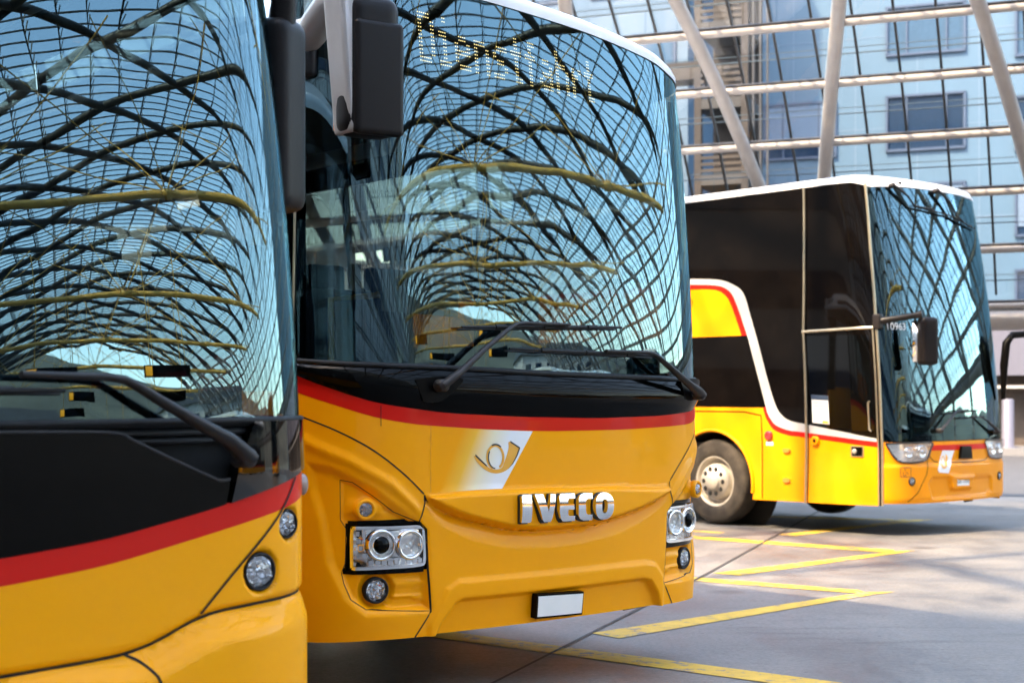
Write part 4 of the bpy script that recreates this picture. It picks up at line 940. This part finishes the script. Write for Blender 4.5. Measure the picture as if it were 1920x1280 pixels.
# bonnet skin below the stripe
bon = crv(lambda u: ls1(u)+.002, -.75, .75, 50)+[(.757, .826)]+[p for p in DIAG[::-1] if p[1] < sb1(p[0])-.004]+crv(sb1, 1.085, -1.085, 60)+[(-p[0], p[1]) for p in DIAG if p[1] < sb1(p[0])-.004]
patch(S1, bon, 'bonnet', M['yellow'], B1, d=.0, thick=.02, sp=.02, D=D1)
for sg in (1, -1):
    lp = [p for p in DIAG if p[1] < sb1(p[0])-.004]+crv(lambda u: ls1(u)+.002, .76, 1.75, 30)+crv(sb1, 1.75, 1.085, 16)
    patch(S1, [(sg*a, b) for a, b in lp], 'lamp_panel', M['yellow'], B1, d=.0, thick=.02, sp=.014, D=D1, holes=[ell(sg*.995, .931, .051, .051, 26), ell(sg*1.135, 1.071, .041, .041, 24)])
patch(S1, crv(lambda u: .30, -1.75, 1.75, 40)+crv(lambda u: ls1(u)-.002, 1.75, -1.75, 90), 'bumper', M['yellow'], B1, d=.0, thick=.03, sp=.02, D=D1)
for q_ in (DIAG, [(-a, b) for a, b in DIAG]): ribbon(S1, [q_], 'shut_line', M['dark'], B1, w=.008, d=.0035)
ribbon(S1, [crv(lambda u: ls1(u)-.003, -1.5, 1.5, 60)], 'bumper_gap', M['dark'], B1, w=.009, d=.003, D=D1)
for sg in (1, -1): ribbon(S1, [[(sg*a, b) for a, b in smooth_line([(.50, .735), (.545, .709), (.585, .65), (.60, .55), (.60, .35)], 4)]], 'bumper_joint', M['dark'], B1, w=.009, d=.0015, D=D1)
patch(S1, crv(sb1, -1.75, 1.75, 60)+crv(st1, 1.75, -1.75, 60), 'red_stripe', M['red'], B1, d=.001, thick=.02, sp=.03)
# black field: recessed wiper well, satin bonnet lid, gloss corner pieces
patch(S1, crv(st1, -1.75, 1.75, 60)+crv(lambda u: 1.405, 1.75, -1.75, 40), 'wiper_well', M['dark'], B1, d=-.05, thick=.02, sp=.05)
LIDT = smooth_line([(.0, 1.388), (.30, 1.384), (.47, 1.378), (.535, 1.352), (.66, 1.295), (.80, 1.236), (.83, 1.226), (.865, 1.228)], 4)
lid = crv(st1, -.85, .85, 50)+[(.862, 1.20)]+LIDT[::-1]+[(-a, b) for a, b in LIDT][1:]+[(-.862, 1.20)]
patch(S1, lid, 'bonnet_lid', M['satin'], B1, d=.004, thick=.06, sp=.025)
skin_tube(S1, LIDT, .006, .002, 'lid_edge', M['plastic'], B1); skin_tube(S1, [(-a, b) for a, b in LIDT], .006, .002, 'lid_edge', M['plastic'], B1)
for sg in (1, -1):
    cpn = crv(st1, .866, 1.75, 24)+[(1.75, 1.415), (1.2, 1.412), (.965, 1.410), (.94, 1.36), (.90, 1.28)]
    patch(S1, [(sg*a, b) for a, b in cpn], 'corner_piece', M['gloss'], B1, d=.012, thick=.05, sp=.03)
for zz, dd_ in ((1.400, -.01), (1.375, -.025), (1.35, -.03)): skin_tube(S1, crv(lambda u: zz, -.96, .96, 30), .010, dd_, 'cowl_rib', M['rubber'], B1)
patch(S1, crv(lambda u: 1.408, -1.47, 1.47, 50)+[(1.49, 1.6), (1.46, 2.4), (1.42, 3.25)]+crv(lambda u: 3.28-.06*abs(u)**4*.3, 1.40, -1.40, 40)+[(-1.42, 3.25), (-1.46, 2.4), (-1.49, 1.6)], 'windscreen', M['wsglass'], B1, d=0, thick=0, sp=.05)
skin_tube(S1, crv(lambda u: 1.408, -1.47, 1.47, 60), .010, .004, 'windscreen_seal', M['rubber'], B1)
for sg in (-1, 1): ribbon(S1, [[(sg*1.47, 1.42), (sg*1.45, 2.4), (sg*1.41, 3.25)]], 'glass_border', M['black'], B1, w=.05, d=-.006)
lo1 = lambda u: float(np.interp(abs(u), [0, 1.2, 1.5], [3.28, 3.24, 3.15])); of1 = lambda k: (lambda u: lo1(u)+k)
roof_cap(S1, 3.1, [(-.004, lo1), (-.004, of1(.04)), (.01, of1(.075)), (.06, of1(.11)), (.16, of1(.13)), (.5, 3.45)], 9.0, 'roof', M['white'], B1)
side_panels(S1, B1, 1.75, 9.0, [(.30, 1.26, M['yellow'], 'side_panel', 0), (1.26, 1.36, M['red'], 'side_stripe', .002), (1.36, 1.5, M['black'], 'waist_panel', .001), (2.95, 3.16, M['black'], 'cantrail', .001)])
for sg in (-1, 1):
    for k in range(5):
        a, b = sorted((sg*(1.5+k*1.8), sg*(1.5+k*1.8+1.76))); patch(S1, rect(a, 1.5, b, 2.95), 'side_window', M['sideglass'], B1, d=-.004, thick=0, sp=.4)
    for k in range(6): ribbon(S1, [[(sg*(1.48+1.8*k), 1.42), (sg*(1.46+1.8*k), 2.97)]], 'window_pillar', M['black'], B1, w=.10, d=.004)
back_wall(S1, B1, 9.0, .4, 1.6, M['yellow']); back_wall(S1, B1, 9.0, 2.9, 3.3, M['white'])
interior(S1, B1, 9.0, .92, 3.18, [2.4+.95*k for k in range(6)])
steering(B1, .72, .45, 1.55); seats(B1, (.72,), (1.0,), .9)
mb = MB(); mb.box((0, 5.0, .68), (2.3, 8.6, .5)); mb.build('underframe', M['dark'], B1)
mb = MB(); mb.box((0, .95, .62), (1.8, .9, .5)); mb.build('front_frame', M['dark'], B1)
for y in (2.6, 7.8):
    for sg in (-1, 1): wheel('wheel', B1, sg*1.22, y, .53, side=sg)
for sg in (1, -1):
    round_lamp(S1, sg*.995, .931, .051, .012, B1, 'headlamp', D=D1, bezw=.010, tilt=.45)
    round_lamp(S1, sg*1.135, 1.071, .041, .010, B1, 'upper_lamp', D=D1, bezw=.007, tilt=.45)
    o, T, B, N = S1.frame(sg*1.36, 1.185, .004); mb = MB(); mb.lathe([(.038, -.01), (.038, .012), (.03, .022), (0, .026)], (o, T, B, N), 20); mb.build('side_marker', M['marker_clear'], B1)
wiper(S1, B1, [(.898, 1.292, .050, .040), (.86, 1.315, .065, .038), (.81, 1.349, .075, .034), (.70, 1.40, .085, .026), (.58, 1.462, .085, .022), (.50, 1.508, .082, .020), (.46, 1.527, .08, .019), (.40, 1.534, .078, .018), (.16, 1.540, .07, .016)], (-.55, 1.500, .30, 1.498), .05, pivot_r=.030)
wiper(S1, B1, [(-.25, 1.292, .050, .040), (-.29, 1.315, .065, .038), (-.34, 1.349, .075, .034), (-.45, 1.40, .085, .026), (-.57, 1.462, .085, .022), (-.66, 1.508, .082, .020), (-.70, 1.527, .08, .019), (-1.0, 1.540, .07, .016)], (-1.2, 1.500, -.5, 1.498), .05, pivot_r=.030)
mr1 = rbox('wing_mirror', (.17, .16, .66), .06, M['mirror_lid'], B1, (1.255, .42, 2.44), Matrix.Rotation(R(25), 3, 'Z'), seg=5)
rbox('mirror_glass', (.13, .012, .54), 0, M['chrome'], mr1, (1.22, .505, 2.42), Matrix.Rotation(R(25), 3, 'Z'))
mb = MB(); mb.tube([(1.255, .40, 2.70), (1.25, .37, 2.82), (1.23, .36, 2.95), (1.19, .40, 3.06), (1.11, .44, 3.12)], [.05, .045, .042, .045, .05], 10); mb.build('mirror_arm', M['mirror_lid'], mr1)
# ---------------------------------------------------------------- far double-decker
def rake3(z):
    t = max(0, z-1.0); return .05*t+.025*t*t
S3 = Surf(1.275, .2, 1.12, .42, rake3, lambda z: 1-.012*max(0, z-1.2))
B3 = empty('double_decker', (5.246, 17.46, -.16), TH)
tag(B3, 'yellow and black double decker coach with white roof parked at the back right', 'bus')
LB = 10.5; ue = S3.L+LB; WC = (-3.745, .505)
ARCH = [(WC[0]+.66*math.cos(R(a)), WC[1]+.66*math.sin(R(a))) for a in range(195, -16, -7)]
ARCH = [p for p in ARCH if p[1] > .345]
def side_outline(ztop, zb=.335): return [(-ue, zb)]+[(ARCH[0][0], zb)]+ARCH+[(ARCH[-1][0], zb)]
# black glazed skin of the side, then the livery on it
def topz(u): return 4.07
REDL = smooth_line([(-2.905, 1.452), (-2.895, 1.40), (-2.850, 1.300), (-2.745, 1.186), (-2.525, 1.127), (-2.306, 1.110), (-1.303, 1.022)], 5)
REDH = smooth_line([(-2.858, 1.460), (-2.845, 1.40), (-2.80, 1.325), (-2.715, 1.245), (-2.525, 1.188), (-2.306, 1.170), (-1.303, 1.082)], 5)
lowside = [(-ue, .335), (ARCH[0][0], .335)]+ARCH+[(ARCH[-1][0], .335), (-1.245, .36), (-1.300, 1.022)]+REDL[::-1][1:]+[(-ue, 1.455)]
patch(S3, lowside, 'side_panel', M['yellow_decker'], B3, d=.004, thick=.03, sp=.05)
upside = [(-ue, 1.455)]+[(-2.905, 1.455)]+REDL[1:]+[(-1.245, 1.02), (-1.235, 2.4), (-1.155, 4.06), (-ue, 4.06)]
patch(S3, upside, 'side_glazing', M['tint'], B3, d=.0, thick=.03, sp=.12)
patch(S3, rect(1.24, .335, ue, 1.455), 'side_panel', M['yellow_decker'], B3, d=.004, thick=.03, sp=.3); patch(S3, rect(1.24, 1.455, ue, 4.06), 'side_glazing', M['tint'], B3, d=0, thick=.03, sp=.2)
SWO = smooth_line([(-3.973, 3.083), (-3.481, 3.044), (-3.253, 2.975), (-3.088, 2.853), (-3.005, 2.553), (-2.905, 2.16), (-2.82, 1.815), (-2.72, 1.50), (-2.63, 1.37), (-2.50, 1.30), (-2.30, 1.268), (-1.80, 1.195), (-1.31, 1.118)], 4)
SWI = smooth_line([(-3.983, 3.008), (-3.521, 2.976), (-3.316, 2.898), (-3.222, 2.744), (-3.088, 2.340), (-3.037, 2.129), (-2.95, 1.79), (-2.862, 1.462)], 4)
patch(S3, [(-ue+3, 3.083)]+SWO+[(-1.303, 1.082)]+REDH[::-1][1:]+SWI[::-1]+[(-ue+3, 3.008)], 'silver_swoosh', M['silver'], B3, d=.004, thick=.004, sp=.05)
patch(S3, REDL+REDH[::-1], 'red_line', M['red'], B3, d=.006, thick=.004, sp=.04)
YIN = smooth_line([(-3.992, 2.943), (-3.560, 2.921), (-3.384, 2.841), (-3.297, 2.704), (-3.177, 2.336)], 5)
kk = [p for p in SWI if p[1] > 2.33]
patch(S3, [(-ue+3, 3.008)]+kk+[(-3.092, 2.336)]+YIN[::-1]+[(-ue+3, 2.943)], 'red_line', M['red'], B3, d=.005, thick=.004, sp=.05)
patch(S3, [(-ue+3, 2.943)]+YIN+[(-ue+3, 2.32)], 'upper_yellow', M['yellow_decker'], B3, d=.005, thick=.004, sp=.08)
CR = [(0, .5), (.16, .5), (.16, .34), (.34, .34), (.34, .16), (.5, .16), (.5, -.16), (.34, -.16), (.34, -.34), (.16, -.34), (.16, -.5), (0, -.5)]
cx, cz, cs = -4.02, 2.78, .16
cr = [(cx+a*cs, cz+b*cs) for a, b in CR]; ribbon(S3, [cr], 'cross_outline', M['red'], B3, w=.014, d=.007)
skin_tube(S3, ARCH, .022, .006, 'wheel_arch', M['yellow_decker'], B3)
patch(S3, [(WC[0]+.70*math.cos(R(a)), WC[1]+.70*math.sin(R(a))) for a in range(0, 360, 12)], 'arch_well', M['dark'], B3, d=-.42, thick=.02, sp=.2)
mb = MB(); vs = []
for dpt in (-.02, -.42): vs += [S3.at(u, z, dpt) for u, z in ARCH]
n_ = len(ARCH); mb.add(vs, [(i, i+1, n_+i+1, n_+i) for i in range(n_-1)], smooth=True); mb.build('arch_liner', M['dark'], B3)
for yy in (S3.base(WC[0], .5).y, S3.base(WC[0], .5).y+6.2):
    for sg in (-1, 1): wheel('wheel', B3, sg*1.245, yy, .525, .525, sg)
# shut lines, door
POST = [(-1.957, 4.06), (-2.10, 3.2), (-2.217, 2.353), (-2.262, 1.2), (-2.284, .335)]
for P, r in ((POST, .016), ([(-2.235, 2.353), (-1.231, 2.375)], .018), ([(-1.153, 4.04), (-1.20, 3.3), (-1.232, 2.4), (-1.25, 1.3), (-1.247, .36)], .017), ([(-1.275, 2.36), (-1.292, 1.2), (-1.285, .36)], .010)):
    skin_tube(S3, P, r, .006, 'door_edge', M['gold_edge'], B3, seg=6)
for q_ in ([(a+.03, b) for a, b in POST], [(-1.27, 2.36), (-1.27, .36)], [(-2.94, .36), (-2.94, 1.36), (-3.2, 1.40), (-ue, 1.40)]): ribbon(S3, [q_], 'shut_line', M['satin'], B3, w=.014, d=.0075)
patch(S3, rrect(-2.19, 1.20, -1.33, 2.30, .03), 'door_glass', M['gloss'], B3, d=.003, thick=.01, sp=.06)
nt3 = patch(S3, [(-2.165, 1.285), (-1.925, 1.27), (-1.925, 1.60), (-2.165, 1.612)], 'door_notice', M['paper'], B3, d=.007, thick=.002, sp=.1)
patch(S3, [(-2.165, 1.555), (-1.925, 1.545), (-1.925, 1.60), (-2.165, 1.612)], 'notice_header', M['bframe'], nt3, d=.009, thick=.001, sp=.1)
patch(S3, [(-2.02, 1.282), (-1.935, 1.278), (-1.935, 1.305), (-2.02, 1.309)], 'notice_patch', M['hornyellow'], nt3, d=.009, thick=.001, sp=.1)
ribbon(S3, [[(-2.14, 1.52-.035*k), (-1.99+.03*(k % 2), 1.515-.035*k)] for k in range(6)], 'notice_line', M['slabgrey'], nt3, w=.006, d=.009)
skin_tube(S3, [(-1.36, 1.2), (-1.38, 1.22), (-1.38, 1.52), (-1.36, 1.54)], .010, .02, 'door_handle', M['gold_edge'], B3)
for z, nm in ((.948, 'side_marker'), (.592, 'side_marker')):
    patch(S3, ell(-2.56, z, .055, .026, 20), nm, M['orange'], B3, d=.03, thick=.03, sp=.03)
for u, z, m, nm in ((-2.827, 1.12, M['redlens'], 'emergency_button'), (-2.13, 1.073, M['yellow_decker'], 'filler_cap')):
    o, T, B, N = S3.frame(u, z, .004); mb = MB(); mb.lathe([(.055, 0), (.055, .03), (.042, .04), (.028, .03), (0, .03)], (o, T, B, N), 24); mb.build(nm, m, B3)
mb = MB(); o, T, B, N = S3.frame(-2.13, 1.073, .036); mb.lathe([(.022, 0), (.018, .006), (0, .006)], (o, T, B, N), 16); mb.build('cap_lock', M['satin'], B3)
patch(S3, rect(-2.88, 1.0, -2.77, 1.045), 'small_label', M['paper'], B3, d=.007, thick=.001, sp=.1)
hb = patch(S3, rrect(-1.63, .905, -1.46, 1.03, .012), 'lock_box', M['gold_edge'], B3, d=.014, thick=.01, sp=.05)
patch(S3, rrect(-1.615, .917, -1.475, 1.018, .01), 'lock_recess', M['satin'], hb, d=.016, thick=.002, sp=.05)
o, T, B, N = S3.frame(-1.575, .967, .017); mb = MB(); mb.lathe([(.03, 0), (.03, .012), (.015, .016), (0, .016)], (o, T, B, N), 18); mb.build('lock_knob', M['rim'], hb)
# front
ws3 = [(-1.24, 1.09)]+crv(lambda u: 1.085, -1.2, 1.2, 40)+[(1.24, 1.09), (1.235, 2.46), (1.16, 4.0)]+crv(lambda u: 4.0+.03*(1-(u/1.1)**2), 1.11, -1.11, 30)+[(-1.15, 4.0), (-1.225, 2.46)]
patch(S3, ws3, 'windscreen', M['wsglass'], B3, d=0, thick=0, sp=.06)
ribbon(S3, [[(-1.2, 1.10), (1.2, 1.10)]], 'glass_border', M['black'], B3, w=.10, d=-.006)
ribbon(S3, [[(-1.2, 2.50), (1.2, 2.50)]], 'deck_band', M['black'], B3, w=.24, d=-.01)
for sg in (-1, 1): patch(S3, [(sg*a, b) for a, b in [(.80, 1.1), (1.22, 1.1), (1.21, 2.46), (1.14, 3.99), (.95, 3.99), (.85, 2.4)]], 'glass_mask', M['black'], B3, d=-.012, thick=.004, sp=.08)
LM3 = smooth_line([(-1.215, 1.062), (-.90, 1.066), (-.555, 1.064), (-.575, .99), (-.626, .888), (-.70, .858), (-.785, .846), (-.90, .842), (-1.026, .853), (-1.10, .89), (-1.15, .945)], 4)
lo3 = crv(lambda u: .375+.02*max(0, abs(u)-.8), -1.23, 1.23, 30)+[(1.235, 1.075), (-1.235, 1.075)]
def relief3(U, Z):
    rc = [(-.62, .60), (-.55, .665), (.62, .65), (.70, .62), (.70, .47), (.6, .40), (-.55, .41)]
    a = sdf_np(U, Z, rc); D = -.03*ss((a+.01)/.04)
    pl = [(-.26, .68), (.26, .67), (.20, .50), (-.20, .51)]; D += .045*ss((sdf_np(U, Z, pl)+.01)/.03)
    D += .02*ss((.84-Z)/.05)-.02*ss((.44-Z)/.1)
    return D
D3 = Grid(-1.7, 1.7, .3, 1.2, .012, relief3)
patch(S3, lo3, 'front_panel', M['yellow_decker'], B3, d=.002, thick=.03, sp=.03, D=D3, holes=[ell(s_*.895, .632, .037, .037, 18) for s_ in (-1, 1)])
for q_ in (smooth_line([(-.60, .935), (-.563, .890), (-.451, .838), (-.014, .825), (.45, .828), (.60, .86), (.66, .93)], 4), [(-.62, .86), (-.66, .7), (-.80, .5), (-.95, .40)]): ribbon(S3, [q_], 'shut_line', M['satin'], B3, w=.010, d=.004, D=D3)
patch(S3, [(-.56, .972), (.60, .968), (.585, 1.032), (-.545, 1.034)], 'red_stripe', M['red'], B3, d=.006, thick=.004, sp=.06)
for sg in (-1, 1):
    q = [(-sg*-1*a*1 if False else (a if sg == -1 else -a), b) for a, b in LM3]
    fr = patch(S3, q, 'headlamp', M['brushed'], B3, d=.010, thick=.02, sp=.05)
    ribbon(S3, [q+[q[0]]], 'lamp_rim', M['plastic'], fr, w=.02, d=.016)
    for u, z, r in ((-.72, .965, .075), (-.93, .96, .062)):
        o, T, B, N = S3.frame(u if sg == -1 else -u, z, .012); mb = MB(); mb.lathe([(r, 0), (r, .012), (r*.9, .016), (r*.7, -.0), (r*.3, -.004), (r*.25, .01), (0, .012)], (o, T, B, N), 24); mb.build('reflector', M['chrome'], fr)
    mb = MB()
    for k in range(16):
        u = -1.08+.028*k; o, T, B, N = S3.frame(u if sg == -1 else -u, .888+.02*math.sin(k*2.1), .012); m2 = MB(); m2.box((0, 0, 0), (.016, .03, .012), Matrix((T, B, N)).transposed().to_4x4()); mb.add([Vector(v)+o for v in m2.v], m2.f)
    mb.build('lamp_facet', M['chrome'], fr)
    patch(S3, q, 'lamp_cover', M['lens'], fr, d=.034, thick=0, sp=.05)
    round_lamp(S3, sg*.895, .632, .038, .004, B3, 'fog_lamp', D=D3)
pl3 = patch(S3, [(-.135, .545), (.135, .541), (.135, .655), (-.135, .659)], 'number_plate', M['satin'], B3, d=.035, thick=.03, sp=.08)
patch(S3, [(-.123, .556), (.123, .552), (.123, .644), (-.123, .648)], 'plate_face', M['plate'], pl3, d=.038, thick=.002, sp=.08)
text_on(S3, 'GR 17045', .062, 0, .600, .041, M['ink'], pl3, 'plate_number')
patch(S3, [(-.05, .868), (.19, .862), (.165, 1.008), (-.03, 1.012)], 'sensor_box', M['satin'], B3, d=.04, thick=.05, sp=.06)
dk = patch(S3, [(-.47, .752), (-.45, .72), (-.275, .705), (-.142, .965), (-.36, .972)], 'horn_panel', M['white'], B3, d=.008, thick=.001, sp=.05, D=D3)
def h3(x, y): return (-.335+(x-440)*.00042-.02, .845-(y-480)*.00056)
patch(S3, [h3(*q) for q in smooth_line([(240, 478), (300, 565), (395, 625), (495, 618), (592, 535), (655, 394)], 4)+[(562, 336)]+smooth_line([(549, 345), (541, 440), (500, 553), (435, 594), (345, 555), (256, 462)], 4)], 'post_horn', M['hornyellow'], dk, d=.011, thick=.001, sp=.03, D=D3)
patch(S3, [h3(430+82*math.cos(R(a)), 482+117*math.sin(R(a))) for a in range(-250, 61, 12)]+[h3(430+58*math.cos(R(a)), 482+93*math.sin(R(a))) for a in range(60, -251, -12)], 'horn_ring', M['hornyellow'], dk, d=.012, thick=.001, sp=.03, D=D3)
# access sign: square outline with a seated figure in a wheel
wu, wz = -.982, .739
ribbon(S3, [[(wu-.07, wz-.053), (wu+.07, wz-.053), (wu+.07, wz+.053), (wu-.07, wz+.053), (wu-.07, wz-.053)], [(wu-.012, wz+.022), (wu-.004, wz-.005), (wu+.022, wz-.008), (wu+.034, wz-.03)],
                [(wu-.018+.022*math.cos(R(a)), wz-.018+.022*math.sin(R(a))) for a in range(120, 361, 20)]], 'access_sign', M['ink'], B3, w=.007, d=.006, D=D3)
patch(S3, ell(wu-.014, wz+.033, .008, .008, 10), 'access_sign', M['ink'], B3, d=.007, thick=.002, sp=.02, D=D3)
text_on(S3, '10963', .115, -.985, 2.385, .004, M['paper'], B3, 'fleet_number')
lo_ = lambda u: float(np.interp(abs(u), [0, .6, 1.1, 1.3], [4.035, 4.03, 4.0, 4.055])); of3 = lambda k: (lambda u: lo_(u)+k)
roof_cap(S3, 4.0, [(-.008, lo_), (-.008, of3(.03)), (.01, lambda u: max(4.085, lo_(u)+.05)), (.05, 4.125), (.12, 4.155), (.3, 4.18), (.7, 4.19)], LB, 'roof', M['white'], B3)
patch(S3, ell(-.62, 4.075, .03, .014, 14), 'roof_lamp', M['dark'], B3, d=.01, thick=.01, sp=.03)
back_wall(S3, B3, LB, .4, 4.05, M['yellow'])
mb = MB(); mb.box((0, 6.2, .62), (2.2, 9.9, .5)); mb.build('underframe', M['dark'], B3)
mb = MB(); mb.box((0, .9, .7), (1.9, .9, .6)); mb.build('front_frame', M['dark'], B3)
mb = MB(); mb.tube([(.55, .35, .37), (.6, .33, .32), (.8, .36, .32), (.85, .4, .36)], .012, 6); mb.build('tow_eye', M['rubber'], B3)
y0, y1 = .45, 11.0
for z in (1.0, 2.55):
    mb = MB(); mb.box((0, 5.8, z-.04), (2.36, 10.4, .08)); mb.build('deck_floor', M['dash'], B3)
seats(B3, (-.9, -.44, .44, .9), [2.6+.95*k for k in range(4)], 1.05); seats(B3, (-.9, -.44, .44, .9), [1.3+.95*k for k in range(4)], 2.6)
steering(B3, .68, .55, 1.7); seats(B3, (.68,), (1.05,), 1.0)
patch(S3, [(-1.15, 1.12), (1.15, 1.12), (1.15, 1.25), (-1.15, 1.25)], 'dashboard', M['dash'], B3, d=-.15, thick=.35, sp=.1)
# wipers
wiper(S3, B3, [(-.44, 1.20, .06, .03), (-.35, 1.27, .07, .022), (-.20, 1.38, .07, .017), (-.12, 1.42, .06, .014), (.1, 1.43, .06, .012)], (-.30, 1.39, .35, 1.425), .05)
wiper(S3, B3, [(.80, 1.16, .06, .03), (.70, 1.21, .07, .024), (.50, 1.30, .07, .018), (.38, 1.345, .06, .014), (.20, 1.35, .06, .012)], (-.05, 1.335, .55, 1.355), .05)
wiper(S3, B3, [(-.80, 4.02, .05, .028), (-.72, 3.97, .07, .024), (-.60, 3.90, .07, .018), (-.50, 3.80, .06, .014), (-.15, 3.78, .06, .012)], (-.55, 3.80, .28, 3.735), .05)
wiper(S3, B3, [(.02, 4.02, .05, .028), (.10, 3.97, .07, .024), (.25, 3.86, .07, .018), (.35, 3.74, .06, .014), (.50, 3.68, .06, .012)], (.15, 3.75, .85, 3.62), .05)
# mirrors
p0 = S3.at(-1.22, 2.44, .02); p1 = S3.at(-.92, 2.47, .36)
mb = MB(); mb.tube([p0, p0+(p1-p0)*.4, p0+(p1-p0)*.85, p1], [.045, .035, .035, .05], 8); ma = None
mc = rbox('wing_mirror', (.21, .16, .54), .06, M['mirror_lid'], B3, tuple(p1+Vector((.07, -.02, -.30))), Matrix.Rotation(R(-25), 3, 'Z')); mb.build('mirror_arm', M['mirror_case'], mc)
rbox('mirror_glass', (.17, .012, .46), 0, M['chrome'], mc, tuple(p1+Vector((.035, .065, -.30))), Matrix.Rotation(R(-25), 3, 'Z'))
rbox('mirror_bracket', (.08, .10, .17), .02, M['mirror_case'], mc, tuple(p0+Vector((.0, -.01, 0))))
q0 = S3.at(1.05, 1.55, .06); q1 = S3.at(1.0, 2.20, .14)
mb = MB(); mb.tube([q0, q1+Vector((0, 0, -.25)), q1+Vector((.02, -.02, .02)), q1+Vector((.10, -.05, .12)), q1+Vector((.75, -.22, .17))], [.025, .05, .05, .045, .032], 8)
mc2 = rbox('wing_mirror', (.27, .17, .55), .06, M['mirror_lid'], B3, tuple(q1+Vector((.83, -.24, -.10))), Matrix.Rotation(R(25), 3, 'Z')); mb.build('mirror_arm', M['satin'], mc2)
rbox('mirror_glass', (.22, .012, .46), 0, M['chrome'], mc2, tuple(q1+Vector((.86, -.155, -.10))), Matrix.Rotation(R(25), 3, 'Z'))

# ---------------------------------------------------------------- two more buses across the deck, read only in the glass and gloss of the three
def copy_tree(o, parent=None):
    c = o.copy(); COL.objects.link(c)
    if parent: c.parent = parent
    for ch in list(o.children): copy_tree(ch, c)
    return c
for src, loc, rz, lab in ((B2, (25.0, 10.5, -.05), TH-math.pi*.60, 'yellow coach parked across the deck facing the three buses, mirrored in the decker'), (B1, (30, 1.5, 0), TH-math.pi*.55, 'yellow bus standing farther off across the deck, mirrored in the coach glass')):
    o = copy_tree(src); o.location = loc; o.rotation_euler = (0, 0, rz); o['label'] = lab
